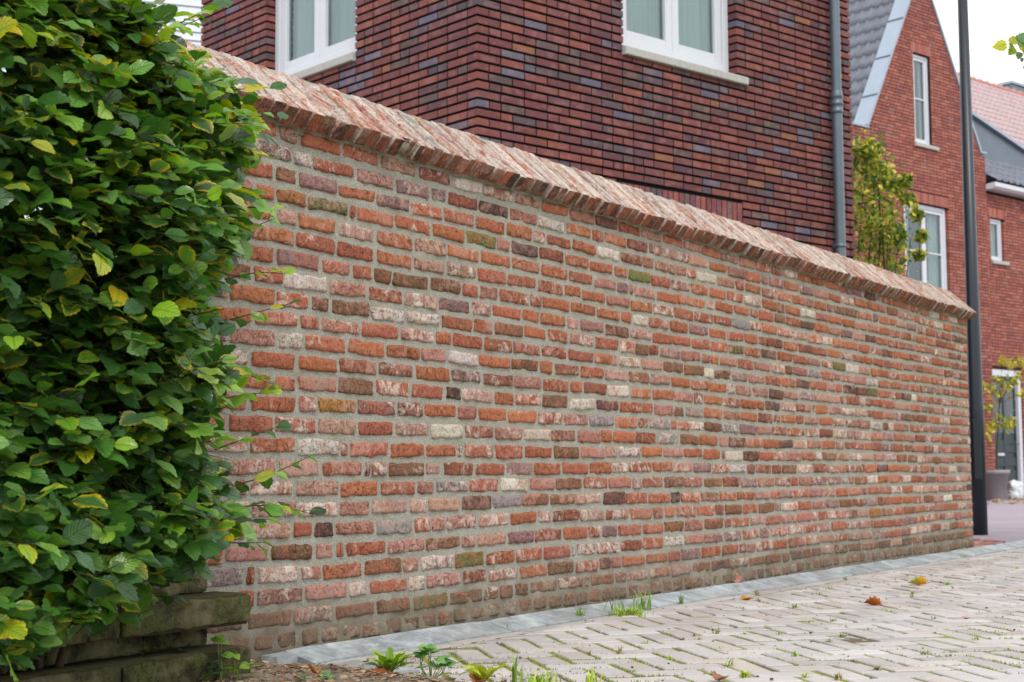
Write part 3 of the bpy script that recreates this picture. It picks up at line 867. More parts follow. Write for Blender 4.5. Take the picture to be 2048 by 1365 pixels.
# ------------------------------------------------------------------ ground, paving, kerb
gm = MB()
def axis(lo, hi, step, far):
    a = list(np.arange(lo, hi, step)); g_ = step; x = a[-1]
    while x < far: g_ *= 1.5; x += g_; a.append(x)
    g_ = step; x = lo; b = []
    while x > -far: g_ *= 1.5; x -= g_; b.append(x)
    return np.array(b[::-1] + a)
ax_u = axis(1.6, 4.6, .012, 160); ax_n = axis(-2.86, -1.7, .012, 160)
U, N = np.meshgrid(ax_u, ax_n, indexing='ij'); U = U.ravel(); N = N.ravel()
P = np.stack([U, N, 0 * U], 1)
# paving edge (line on the ground)
PE0 = ground_pt(632, 1334); PE1 = ground_pt(900, 1372)
pu0, pn0 = PE0 @ WD, PE0 @ WN; pu1, pn1 = PE1 @ WD, PE1 @ WN
ed = np.array([pu1 - pu0, pn1 - pn0]); ed /= np.linalg.norm(ed); en = np.array([-ed[1], ed[0]])
if en[0] < 0: en = -en                  # points into the paving (+u)
dist = (U - pu0) * en[0] + (N - pn0) * en[1]
soilh = np.where((U > 2.98) & (N > -2.82), -.010, .002) + .012 * np.clip((3.1 - U) / .15, 0, 1) + 0.010 * fbm(P * 4, 81, 3) + .006 * fbm(P * 30, 82, 3)
into = np.clip((dist + .03) / .10, 0, 1); into = np.where(N < -2.69, np.clip((U - 3.20) / .06, 0, 1), into)
z = soilh * (1 - into) + (-.045) * into
z = np.where((U < 1.65) | (N > -1.72) | (U > 4.5), np.where(dist > 0.05, -.045, 0.0), z)
gm.grid(WALL.pts(np.stack([U, N, z], 1)), len(ax_u), len(ax_n))
tag(gm.build('ground', SOIL), kind='structure')

def clip(poly, p, nv):
    """keep side where (x-p).nv >= 0"""
    out = []
    for i in range(len(poly)):
        a = poly[i]; b = poly[(i + 1) % len(poly)]
        da = (a[0] - p[0]) * nv[0] + (a[1] - p[1]) * nv[1]; db = (b[0] - p[0]) * nv[0] + (b[1] - p[1]) * nv[1]
        if da >= 0: out.append(a)
        if (da >= 0) != (db >= 0):
            t = da / (da - db); out.append((a[0] + t * (b[0] - a[0]), a[1] + t * (b[1] - a[1])))
    return out
def parea(p): return abs(sum(p[i][0] * p[(i + 1) % len(p)][1] - p[(i + 1) % len(p)][0] * p[i][1] for i in range(len(p)))) / 2
def paver(mb, poly, ztop, col, gap=.004, cham=.004, aux=(0, 0, 0), tilt=(0, 0)):
    if len(poly) < 3 or parea(poly) < .0006: return
    A = np.array(poly); c = A.mean(0)
    sgn = sum(A[i][0] * A[(i + 1) % len(A)][1] - A[(i + 1) % len(A)][0] * A[i][1] for i in range(len(A)))
    if sgn > 0: A = A[::-1]
    # WALL frame (u,n) has WD x WN = -Z, so clockwise in (u,n) faces up
    def inset(A, g):
        k = len(A); o = []
        for i in range(k):
            a, b, d = A[i - 1], A[i], A[(i + 1) % k]
            e1 = b - a; e2 = d - b; l1 = np.linalg.norm(e1); l2 = np.linalg.norm(e2)
            if l1 < 1e-6 or l2 < 1e-6: o.append(b); continue
            n1 = np.array([e1[1], -e1[0]]) / l1; n2 = np.array([e2[1], -e2[0]]) / l2
            m = n1 + n2; q = m @ m
            mm_ = m / max(q, .35) * 2
            o.append(b + mm_ * g)
        return np.array(o)
    o0 = inset(A, gap); o1 = inset(A, gap + cham)
    if parea(o1) > parea(A): return
    k = len(A); t = lambda Q: (Q - c) @ np.array(tilt)
    V = np.concatenate([np.c_[o0, np.full(k, -.04)], np.c_[o0, ztop - cham * .8 + t(o0)], np.c_[o1, ztop + t(o1)]])
    F = [np.array([(i, (i + 1) % k, (i + 1) % k + k, i + k) for i in range(k)] + [(i + k, (i + 1) % k + k, (i + 1) % k + 2 * k, i + 2 * k) for i in range(k)]),
         np.array([list(range(2 * k, 3 * k))])]
    mb.add(WALL.pts(V), F, col, aux)

PW, BW = .0925, .066
KN = -2.685                      # foot of the kerb
pcol = [(198, 192, 190), (194, 188, 187), (200, 193, 190), (192, 187, 186), (198, 188, 182), (202, 198, 196), (188, 182, 180)]
def pc():
    return sr(*r.choice(pcol)) * r.uniform(.68, .88)
pv = MB()
def in_view(u, n, mar=.45):
    P = WALL.p(u, n, 0); d = P - CO; wz = d @ _F
    if wz < 2.4: return False
    x = FPX * (d @ _R) / wz
    return x < 1024 + 60 + FPX * mar / wz and u < 15
s = 3.17
while s < 15:                    # border course along the kerb
    L = .2 * r.uniform(.97, 1.03)
    poly = clip([(s, KN + .002), (s + L, KN + .002), (s + L, KN + BW), (s, KN + BW)], (pu0, pn0), en)
    paver(pv, poly, r.gauss(0, .0008), pc(), .0035, .002); s += L
BN = KN + BW
R45 = math.sqrt(.5)
for ix in range(-10, 260):
    for iy in range(-260, 150):
        d = (ix - iy) % 4
        if d == 0: x0, y0, x1, y1 = ix, iy, ix + 2, iy + 1
        elif d == 3: x0, y0, x1, y1 = ix, iy, ix + 1, iy + 2
        else: continue
        q = [(x0, y0), (x1, y0), (x1, y1), (x0, y1)]
        poly = [(3.0 + PW * R45 * (x + y) , BN + PW * R45 * (x - y)) for x, y in q]
        cu = sum(p[0] for p in poly) / 4; cn = sum(p[1] for p in poly) / 4
        if cu < 2.5 or cu > 15 or cn < BN - .12 or not in_view(cu, cn): continue
        wob = lambda p: (p[0] + .004 * math.sin(p[1] * 5 + p[0]), p[1] + .006 * math.sin(p[0] * 2.3))
        poly = [wob(p) for p in poly]
        poly = clip(clip(poly, (0, BN), (0, 1)), (pu0, pn0), en)
        paver(pv, poly, r.gauss(-.0005, .0012) + .004 * math.sin(cu * 1.7) * math.sin(cn * 2.1), pc(), r.uniform(.0058, .0082), .0035, (0, 0, 0), (r.gauss(0, .008), r.gauss(0, .008)))
tag(pv.build('pavement', PAVER, None, False), kind='structure')
jm = MB()
us = np.arange(3.0, 15.2, .03); ns = np.arange(KN, 3.6, .03)
# joint sand sheet, rough, 5 mm under the paver tops
U, N = np.meshgrid(us, ns, indexing='ij'); U = U.ravel(); N = N.ravel()
P = np.stack([U, N, 0 * U], 1)
zz = -.0046 + .0022 * fbm(P * 16, 91, 3) + .004 * math.sin(1) * 0
dist = (U - pu0) * en[0] + (N - pn0) * en[1]
zz = zz + .004 * np.sin(U * 1.7) * np.sin(N * 2.1)
zz = np.where(dist < .01, -.06, zz)
jm.grid(WALL.pts(np.stack([U, N, zz], 1)), len(us), len(ns))
tag(jm.build('joint_sand', JOINT), kind='structure')

# kerb: splayed blue stones
kb = MB()
s = 3.165; first = True
while s < 16:
    L = 1.0 if not first else .98
    first = False
    prof = [(WF + .012, -.05), (WF + .012, .029), (-2.796, .0315), (-2.788, .028), (KN - .004, .0035), (KN - .002, -.05)]
    g_ = .0045
    ug = np.linspace(s, s + L - g_, 12)
    rings = []
    dz = r.gauss(0, .0012)
    for q, uu in enumerate(ug):
        e = 0.003 if q in (0, 11) else 0
        rings += [(uu, n + (e if 0 < i_ < 3 else (-e if i_ == 4 else 0)) * 0, z_ - (e if z_ > 0 else 0) + dz * (z_ > 0) + .0008 * math.sin(uu * 9 + n * 50)) for i_, (n, z_) in enumerate(prof)]
    k = 6; F = [(a * k + b, a * k + b + 1, a * k + k + b + 1, a * k + k + b) for a in range(11) for b in range(5)]
    kb.add(WALL.pts(rings), [np.array(F), np.array([[5, 4, 3, 2, 1, 0]]), np.array([[66, 67, 68, 69, 70, 71]])])
    s += L
# short end block and the flat cut wedge beside it
kb.prism(WALL, [(3.07, -.05), (3.158, -.05), (3.158, .026), (3.075, .024)], -2.80, -2.745)
pt = [ground_pt(*q) for q in ((640, 1333), (708, 1322), (840, 1344), (800, 1350), (700, 1342))]
k = 5; V = [p + Z3 * -.05 for p in pt] + [p + Z3 * .004 for p in pt]
kb.add(V, [np.array([list(range(5, 10))[::-1]]), np.array([(i, (i + 1) % 5, (i + 1) % 5 + 5, i + 5) for i in range(5)])])
tag(kb.build('kerb', STONE, None, False), kind='structure')

# street behind the wall end, far kerb and far footway
def gpoly(name, mat, pts, z, th=.06, smooth=False):
    m = MB(); k = len(pts)
    pts = [np.array([p[0], p[1], 0.]) for p in pts]
    ar = sum(pts[i][0] * pts[(i + 1) % k][1] - pts[(i + 1) % k][0] * pts[i][1] for i in range(k))
    if ar < 0: pts = pts[::-1]
    V = [p + Z3 * (z - th) for p in pts] + [p + Z3 * z for p in pts]
    m.add(V, [np.array([list(range(k, 2 * k))]), np.array([(i, (i + 1) % k, (i + 1) % k + k, i + k) for i in range(k)])])
    return tag(m.build(name, mat, None, smooth), kind='structure')
KF = Frame(ground_pt(1990, 1009), AD)     # front edge of the far kerb
gpoly('street', ROAD, [WALL.p(10.5, WF - .02, 0), WALL.p(15.1, -2.66, 0), KF.p(40, .0, 0), KF.p(-8, .0, 0), np.array([3.1, 12.4, 0])], .006)
gpoly('far_kerb', STONE, [KF.p(-30, -.004, 0), KF.p(40, -.004, 0), KF.p(40, -.22, 0), KF.p(-30, -.22, 0)], .035)
gpoly('far_footway', ROAD, [KF.p(-30, -.224, 0), KF.p(40, -.224, 0), KF.p(40, -8, 0), KF.p(-30, -8, 0)], .03)
rp = MB()
for iu in range(0, 14):
    for i_n in range(0, 16):
        u0 = 9.75 + iu * .205 - (i_n % 2) * .1; n0 = WF - .03 - (i_n + 1) * .068
        P = WALL.p(u0, n0, 0); 
        if u0 > 10.55 + .35 * math.sin(i_n * .6) : continue
        poly = [(u0, n0), (u0 + .202, n0), (u0 + .202, n0 + .066), (u0, n0 + .066)]
        paver(rp, poly, .026 + r.gauss(0, .004), sr(*r.choice([(168, 116, 110), (150, 100, 96), (178, 128, 120), (140, 96, 92)])) * .8, .003, .004, (0, 0, 0), (r.gauss(0, .03), r.gauss(0, .03)))
tag(rp.build('brick_strip', PAVER, None, False), kind='structure')

# ------------------------------------------------------------------ modern brick walls
def modern_wall(mb, sub, fr, ranges, z0, z1, course, palette, openings, th=.1, joint=.017, hj=.011, mod=.2125, corner=None, seed=1, depth_sub=.012, soldier=()):
    rr = random.Random(seed)
    nrow = int((z1 - z0) / course)
    for k in range(nrow):
        za = z0 + k * course; zb = za + course - joint
        zm = (za + zb) / 2
        ua, ub = ranges(zm)
        if corner == 'even': ua = ua if k % 2 == 0 else ua + th + hj
        if corner == 'odd': ua = ua if k % 2 == 1 else ua + th + hj
        cuts = [(o[0], o[1]) for o in list(openings) + list(soldier) if o[2] < zb - .005 and o[3] > za + .005]
        # extra half course next to window heads is ignored
        segs = [(ua, ub)]
        for c0, c1 in cuts:
            ns = []
            for a, b in segs:
                if c1 <= a or c0 >= b: ns.append((a, b)); continue
                if c0 > a: ns.append((a, c0))
                if c1 < b: ns.append((c1, b))
            segs = ns
        for a, b in segs:
            s = a
            firstlen = rr.choice([mod - hj, mod / 2 - hj])
            while s < b - .02:
                L = firstlen if s == a else (mod - hj if rr.random() < .76 else mod / 2 - hj)
                e = min(s + L, b)
                if b - e < .04: e = b
                c = rr.choices(palette, [p[3] for p in palette])[0]
                cc = sr(*c[:3]) * rr.uniform(.82, 1.12) * (.74 if seed < 8 else .86)
                mb.box(fr, s, e, -th, rr.gauss(0, .0008), za, zb, cc, (0, 0, rr.random()), .0016)
                if sub is not None and e < b - .03: sub.box(fr, e - .001, e + hj + .001, -.05, -.006, za, zb)
                s = e + hj
    for (c0, c1, a, b) in soldier:
        s = c0
        while s < c1 - .02:
            c = rr.choices(palette, [p[3] for p in palette])[0]
            mb.box(fr, s, min(s + .05, c1), -th, rr.gauss(0, .0008), a, b - joint, sr(*c[:3]) * rr.uniform(.8, 1.1), (0, 0, rr.random()), .0022)
            s += .0607

def sub_wall(mb, fr, u0, u1, z0, z1, openings, n1=-.012, th=.088):
    us_ = sorted({u0, u1, *[o[0] for o in openings], *[o[1] for o in openings]}); zs_ = sorted({z0, z1, *[o[2] for o in openings], *[o[3] for o in openings]})
    for i in range(len(us_) - 1):
        for j in range(len(zs_) - 1):
            cu, cz = (us_[i] + us_[i + 1]) / 2, (zs_[j] + zs_[j + 1]) / 2
            if cu < u0 or cu > u1 or cz < z0 or cz > z1: continue
            if any(o[0] < cu < o[1] and o[2] < cz < o[3] for o in openings): continue
            mb.box(fr, us_[i] + (.006 if any(abs(us_[i] - o[1]) < 1e-6 for o in openings) else 0), us_[i + 1] - (.006 if any(abs(us_[i + 1] - o[0]) < 1e-6 for o in openings) else 0), n1 - th, n1, zs_[j], zs_[j + 1])

def window(parent, fr, u0, u1, z0, z1, rec=.09, fw=.06, sashes=2, bars=(), low_rail=.0, sill=None, dep=.07, curtain='side', room=True, sash_w=.05, label=None, extra_bar=None):
    """white casement window set back by rec; frame > sash lines, panes, sill, curtain"""
    m = MB(); n1 = -rec; n0 = n1 - dep
    m.box(fr, u0, u0 + fw, n0, n1, z0, z1, bev=.004); m.box(fr, u1 - fw, u1, n0, n1, z0, z1, bev=.004)
    m.box(fr, u0 + fw, u1 - fw, n0, n1 - .002, z0, z0 + fw + low_rail, bev=.004); m.box(fr, u0 + fw, u1 - fw, n0, n1 - .002, z1 - fw, z1, bev=.004)
    w = m.build('window', WHITE, parent, False)
    if label: w['label'] = label
    iu0, iu1, iz0, iz1 = u0 + fw, u1 - fw, z0 + fw + low_rail, z1 - fw
    W = (iu1 - iu0) / sashes
    for k in range(sashes):
        a, b = iu0 + k * W, iu0 + (k + 1) * W
        q = MB(); sw = sash_w; e = .0015
        q.box(fr, a + e, a + sw, n0 + .012, n1 - .014, iz0 + e, iz1 - e, bev=.004); q.box(fr, b - sw, b - e, n0 + .012, n1 - .014, iz0 + e, iz1 - e, bev=.004)
        q.box(fr, a + sw, b - sw, n0 + .012, n1 - .016, iz0 + e, iz0 + sw, bev=.004); q.box(fr, a + sw, b - sw, n0 + .012, n1 - .016, iz1 - sw, iz1 - e, bev=.004)
        for zb_ in bars: q.box(fr, a + sw, b - sw, n0 + .014, n1 - .018, zb_ - .014, zb_ + .014, bev=.003)
        q.build('sash', WHITE, w, False)
        g_ = MB(); g_.box(fr, a + sw, b - sw, n0 + .022, n0 + .028, iz0 + sw, iz1 - sw); g_.build('pane', GLASS, w, False)
    if sill:
        q = MB(); q.box(fr, u0 - sill[0], u1 + sill[1], -rec - .02, sill[2], z0 - sill[3], z0 - .002, bev=.006); q.build('sill', SILL, w, False)
    if curtain:
        q = MB(); un = np.linspace(iu0, iu1, 60)
        V = []
        for uu in un:
            V += [(uu, n0 - .05 + .024 * math.sin(uu * 42), iz0 - .02), (uu, n0 - .05 + .024 * math.sin(uu * 42 + .3), iz1 + .02)]
        if curtain == 'side':
            for (a, b) in ((0, 16), (44, 60)):
                q.grid(fr.pts(V[2 * a:2 * b]), b - a, 2)
        else: q.grid(fr.pts(V), 60, 2)
        q.build('curtain', CURT, w)
    if room:
        q = MB(); d0, d1 = n0 - .9, n0 - .12
        V = [(iu0 - .1, n0 - .004, iz0 - .1), (iu1 + .1, n0 - .004, iz0 - .1), (iu1 + .1, n0 - .004, iz1 + .1), (iu0 - .1, n0 - .004, iz1 + .1)]
        V += [(a, n0 - 1.0, c) for a, _, c in V]
        q.add(fr.pts(V), np.array([(4, 5, 6, 7), (0, 1, 5, 4), (1, 2, 6, 5), (2, 3, 7, 6), (3, 0, 4, 7)]))
        q.build('room', DARKIN, w, False)
    return w

# ---- dark brick house
PALH = [(132, 74, 70, 5), (120, 66, 66, 4), (142, 80, 70, 2.5), (108, 70, 76, 2.5), (112, 104, 122, 1.2), (98, 80, 88, 1.6), (150, 98, 72, .4), (126, 74, 78, 2), (104, 84, 82, .9)]
house = thing('dark_brick_house', 'dark purple red brick house behind the garden wall, corner towards the viewer', 'house', HC)
ZT = 6.3
HAL, HBL = 4.145, 3.625
opA = [(1.39, 2.66, 3.572, 5.05), (1.30, 2.70, 1.0, 2.405)]
opB = [(1.385, 2.60, 3.57, 5.05)]
hb = MB(); hs = MB()
modern_wall(hb, hs, HA, lambda z: (0, HAL), 0, ZT, .0625, PALH, opA, corner='even', seed=3, soldier=[(1.30, 2.70, 2.41, 2.61)])
modern_wall(hb, hs, HB, lambda z: (0, HBL), 0, ZT, .0625, PALH, opB, corner='odd', seed=4)
# far ends
HE = Frame(HA.p(HAL, 0, 0), -HA.n, HA.d)
modern_wall(hb, hs, Frame(HE.p(.11, 0, 0), HE.d, HE.n), lambda z: (0, 3.4), 0, ZT, .0625, PALH, [], seed=5)
hb.build('brickwork', MODERN, house, False)
sub_wall(hs, HA, .014, HAL - .014, 0, ZT, opA); sub_wall(hs, HB, .105, HBL - .012, 0, ZT, opB)
hs.box(Frame(HE.p(.11, 0, 0), HE.d, HE.n), .0, 3.4, -.1, -.012, 0, ZT)
hs.box(HA, .1, HAL - .1, -3.6, -3.5, 0, ZT)
hs.box(HA, .1, HAL - .1, -3.49, -.15, ZT - .1, ZT - .01)
hs.build('mortar', DARKM, house, False)
rf = MB()
rf.prism(Frame(HA.p(0, 0, 0), -HA.n, HA.d), [(-.02, ZT + .005), (3.65, ZT + .005), (1.8, ZT + 2.2)], .0, HAL + .0)
rf.build('roof', TILEG, house, False)
window(house, HA, 1.39, 2.66, 3.60, 5.05, rec=.085, fw=.065, sashes=2, low_rail=.03, sill=(-.03 + .04, .10, .035, .065), sash_w=.075, curtain='full')
window(house, HB, 1.385, 2.60, 3.60, 5.05, rec=.085, fw=.065, sashes=2, low_rail=.03, sill=(.0, .04, .03, .065), sash_w=.075, curtain='full')
window(house, HA, 1.31, 2.69, 1.0, 2.40, rec=.09, fw=.06, sashes=2, sill=None)
pp = MB()
pu, pnn = HA.at(1676, 300, .07)[0], .07
pp.tube([HA.p(pu, pnn, z) for z in (0.0, 2, 3.48)], .043, 20); pp.tube([HA.p(pu, pnn, z) for z in (3.66, 5, ZT)], .041, 20)
PIPE = pp.build('drainpipe', ZINC, house)
q = MB(); q.lathe(HA.p(pu, pnn, 0), [(.044, 3.47), (.052, 3.475), (.052, 3.50), (.048, 3.505), (.048, 3.54), (.054, 3.545), (.054, 3.56), (.048, 3.565), (.048, 3.60), (.053, 3.605), (.053, 3.62), (.043, 3.66)], 20)
q.build('collar', ZINC, PIPE)
for zb in (2.35, 4.6):
    q = MB(); q.box(HA, pu - .012, pu + .012, -.01, pnn - .035, zb, zb + .03); q.lathe(HA.p(pu, pnn, 0), [(.043, zb), (.047, zb), (.047, zb + .03), (.043, zb + .03)], 20); q.build('bracket', ZINC, PIPE)

# ---- pale boarded building far left
_s = ray(405, 60); SP = CO + _s * (17.0 / _s[1]); SP[2] = 0
ysd = math.radians(70); SF = Frame(SP, (math.sin(ysd), math.cos(ysd), 0))
sid = thing('boarded_house', 'pale white boarded wall of a house seen behind the hedge top', 'house', SP)
sb_ = MB()
for k in range(72):
    z0 = k * .1
    V = [(-4.5, 0.0, z0 + .1), (-4.5, .018, z0), (-4.5, -.05, z0), (-4.5, -.05, z0 + .1)]
    V2 = [(1.5, a, b) for _, a, b in V]
    sb_.add(SF.pts(V + V2), np.array([(0, 1, 5, 4), (1, 2, 6, 5), (0, 3, 2, 1), (4, 5, 6, 7), (3, 0, 4, 7)]))
sb_.box(SF, -4.5, 1.5, -4, -.06, 0, 7.2)
sb_.build('boarding', SIDING, sid, False)
q = MB(); q.prism(SF, [(-4.8, 7.21), (1.8, 7.21), (-1.5, 9.3)], -4.2, .2); q.build('roof', TILEG, sid, False)

# ---- gable house
PALG = [(164, 96, 82, 4), (154, 86, 76, 3), (172, 104, 88, 3), (144, 84, 76, 2), (164, 112, 100, 1)]
gh = thing('gable_house', 'red brick house with a steep pointed gable and tall narrow white window', 'house', GC)
gl, gr_, ga = (-2.45, 6.45), (1.66, 6.52), (-.29, 9.66)
FL, FR = (-2.05, 6.48), (1.50, 6.53)
def grange(z):
    if z < 6.44: return (-2.5, 1.68)
    t = (z - 6.5) / (ga[1] - 6.5)
    return (FL[0] + (ga[0] - FL[0]) * max(t, 0), FR[0] + (ga[0] - FR[0]) * max(t, 0))
opG = [(-.615, -.075, 6.37, 8.06), (-1.03, .37, 3.2, 5.32)]
gb = MB(); gs = MB()
modern_wall(gb, gs, GF, grange, 0.03, 9.6, .0605, PALG, opG, th=.1, joint=.012, seed=8, soldier=[(-.66, -.03, 8.06, 8.26), (-1.06, .40, 5.32, 5.52)])
gb.build('brickwork', REDBR, gh, False)
for (z0, z1) in ((0, 6.44),):
    sub_wall(gs, GF, -2.49, 1.67, z0, 6.45, [(o[0], o[1], o[2], min(o[3], 6.45)) for o in opG if o[2] < 6.45], -.012, .088)
# upper triangle split around the tall window
def tri_u(z): return grange(z)
zz_ = [6.45, 8.06, 9.6]
gs.prism(GF, [(grange(6.46)[0] + .01, 6.45), (-.609, 6.45), (-.609, 8.06), (grange(8.06)[0] + .01, 8.06)], -.1, -.012)
gs.prism(GF, [(-.081, 6.45), (grange(6.46)[1] - .01, 6.45), (grange(8.06)[1] - .01, 8.06), (-.081, 8.06)], -.1, -.012)
gs.prism(GF, [(grange(8.06)[0] + .01, 8.06), (grange(8.06)[1] - .01, 8.06), (ga[0], 9.62)], -.1, -.012)
gs.box(GF, -2.49, -2.39, -8, -.101, 0, 6.4); gs.box(GF, 1.57, 1.67, -8, -.101, 0, 6.4); gs.box(GF, -2.39, 1.57, -8, -7.9, 0, 6.4)
gs.build('mortar', BROWNM, gh, False)
# zinc verge: capping along both gable slopes, thickness of the wall, with kneelers
vz = MB(); TH_ = .30
def verge(p0, p1, kneel):
    a = np.array(p0); b = np.array(p1); d = (b - a) / np.linalg.norm(b - a); nn_ = np.array([-d[1], d[0]])
    if nn_[1] < 0: nn_ = -nn_
    poly = [a + nn_ * .0, b + nn_ * .0, b + nn_ * .05, a + nn_ * .05]
    vz.prism(GF, [tuple(p) for p in poly], -TH_, .025)
verge(FL, ga, -1); verge(FR, (ga[0] + .003, ga[1] + .003), 1)
vz.box(GF, -2.50, FL[0] + .0, -TH_, .03, 6.44, 6.475); vz.box(GF, FR[0] + .0, 1.70, -TH_, .03, 6.50, 6.535)
vz.box(GF, -2.50, -2.04, -TH_, -.1, 6.3, 6.438)
vz.build('verge_flashing', ZINCL, gh, False)
sm = MB()
for t in (.18, .42, .66):
    p = np.array(FL) + (np.array(ga) - np.array(FL)) * t
    d = (np.array(ga) - np.array(FL)); d /= np.linalg.norm(d); nn_ = np.array([-d[1], d[0]])
    sm = MB(); sm.prism(GF, [tuple(p + nn_ * .051), tuple(p + d * .02 + nn_ * .051), tuple(p + d * .02 + nn_ * .066), tuple(p + nn_ * .066)], -TH_, .03); sm.build('flashing_seam', ZINC, gh, False)

def tile_roof(mb, O, du, ds, dn, W, L, tw=.21, tl=.30, amp=.036, step=.030, su=8, ss=5):
    """pantile surface: O top corner, du along, ds down, dn outward"""
    nu = int(W / tw) * su + 1; ns = int(L / tl)
    uu = np.linspace(0, W, nu)
    ph = (uu / tw) % 1
    prof = amp * np.where(ph < .62, np.sin(ph / .62 * math.pi) * .35 - .3, np.sin((ph - .62) / .38 * math.pi) * 1.0)
    V = []
    for k in range(ns):
        for t in (0, .5, .97, 1.0):
            off = step * t if t < 1 else 0
            s_ = (k + min(t, .999)) * tl
            curve = 0 * uu
            V.append(O + uu[:, None] * du + s_ * ds + (prof + off)[:, None] * dn + curve[:, None] * ds)
    V = np.concatenate(V); n = ns * 4
    i, j = np.meshgrid(np.arange(n - 1), np.arange(nu - 1), indexing='ij'); a = (i * nu + j).ravel()
    mb.add(V, np.stack([a + nu, a + nu + 1, a + 1, a], 1))
rt = MB()
back = -GF.n
_gd = np.array([FL[0] - ga[0], FL[1] - ga[1]]); _gd /= np.linalg.norm(_gd)
eL = np.array(FL) + _gd * .45 + np.array([0, -.05]); aL = np.array([ga[0], ga[1] - .05])
ds = (eL - aL); Ls = float(np.linalg.norm(ds)); ds = ds / Ls
ds3 = GF.d * ds[0] + Z3 * ds[1]; dn3 = np.cross(back, ds3); dn3 = dn3 if dn3[2] > 0 else -dn3
tile_roof(rt, GF.p(ga[0], -TH_ + .005, aL[1]) + dn3 * -.03, back, ds3, dn3, 8.0, Ls)
ds_r = np.array([1.75 - ga[0], 6.25 - aL[1]]); Lr = float(np.linalg.norm(ds_r)); ds_r /= Lr
dr3 = GF.d * ds_r[0] + Z3 * ds_r[1]; dnr = np.cross(back, dr3); dnr = dnr if dnr[2] > 0 else -dnr
tile_roof(rt, GF.p(ga[0], -TH_ + .005, aL[1]) + dnr * -.03, back, dr3, dnr, 8.0, Lr)
rt.tube([GF.p(ga[0], -TH_ - .01, ga[1] - .04), GF.p(ga[0], -8.2, ga[1] - .04)], .10, 12)
rt.build('roof', TILEG, gh)
window(gh, GF, -.60, -.09, 6.40, 8.045, rec=.05, fw=.055, sashes=1, bars=(7.24,), sill=(.05, .16, .05, .07), sash_w=.05)
window(gh, GF, -1.015, .355, 3.25, 5.305, rec=.06, fw=.07, sashes=2, bars=(4.45,), sill=(.05, .08, .05, .07), sash_w=.06)
# things hanging behind the big window
WGAR = MB()
for k, zz0 in enumerate((5.0, 4.86, 4.72, 4.25, 4.12)):
    WGAR.lathe(GF.p(-.13 + .02 * (k % 2), -.18, zz0), [(.0, -.03), (.03, -.015), (.034, 0.01), (.02, .03), (.0, .034)], 10)
WGAR.tube([GF.p(-.13, -.18, 3.9), GF.p(-.13, -.18, 5.2)], .004, 5)
tag(WGAR.build('hanging_garland', mat_simple('red_felt', sr(190, 60, 44), .8)), 'red garland hanging behind the large window of the gable house', 'garland')
VZ_ = MB(); VZ_.lathe(GF.p(-.05, -.22, 3.55), [(.0, 0), (.08, .0), (.13, .12), (.13, .2), (.06, .34), (.05, .40), (.07, .42), (.05, .42), (.03, .36)], 20)
tag(VZ_.build('vase', mat_simple('white_glaze', sr(214, 218, 224), .25, .02, 5)), 'white vase on the window ledge of the gable house', 'vase')

# ---- wing to the right with door
wg = thing('terraced_house', 'red brick house at the right edge with dark front door, small window and white gutter', 'house', GF.p(2.5, 0, 0))
WG = Frame(GF.p(0, -.05, 0), AD)
opW = [(1.87, 2.34, 4.50, 5.33), (1.66 + .03, 2.82, .16, 2.46)]
wb = MB(); ws = MB()
modern_wall(wb, ws, WG, lambda z: (1.695, 8.0), 0.03, 5.80, .0605, PALG, opW, joint=.012, seed=12, soldier=[(1.85, 2.40, 5.33, 5.53)])
wb.build('brickwork', REDBR, wg, False)
sub_wall(ws, WG, 1.69, 8.0, 0, 5.9, opW); ws.box(WG, 7.9, 8.0, -8, -.101, 0, 5.9); ws.box(WG, 1.7, 7.9, -8, -7.9, 0, 5.9)
ws.build('mortar', BROWNM, wg, False)
window(wg, WG, 1.88, 2.33, 4.51, 5.32, rec=.05, fw=.05, sashes=1, sill=(.02, .10, .05, .07), sash_w=.045, curtain='full')
gt = MB(); gt.prism(Frame(WG.p(1.69, 0, 0), WG.n, WG.d), [(-.09, 5.83), (.18, 5.83), (.24, 5.87), (.24, 5.95), (.22, 5.95), (-.09, 5.92)], 0, 6.3)
gt.build('gutter', WHITE, wg, False)
# lower grey tiled roof
t2 = MB()
d_s = (WG.n * .80 - Z3 * .60); d_n = np.cross(WG.d, d_s); d_n = d_n if d_n[2] > 0 else -d_n
tile_roof(t2, WG.p(1.72, -.70, 6.70), WG.d, d_s, d_n, 6.3, 1.25, .22, .30)
t2.build('roof', TILEG, wg)
# zinc clad upstand running down to the right
zc_ = MB()
def gp(x, y, n): return tuple(GF.at(x, y, n))
nz0 = -.9
P4 = [gp(1930, 222, nz0), gp(2150, 372, nz0), gp(2150, 440, nz0), gp(1930, 400, nz0)]
zc_.prism(GF, P4, nz0 - .15, nz0)
ZB = zc_.build('zinc_cladding', ZINC, wg, False)
zt_ = MB()
P5 = [gp(1930, 219, nz0), gp(2150, 369, nz0), gp(2150, 374, nz0), gp(1930, 225, nz0)]
zt_.prism(GF, P5, nz0 - .3, nz0 + .08); zt_.build('edge_trim', ZINCL, ZB, False)
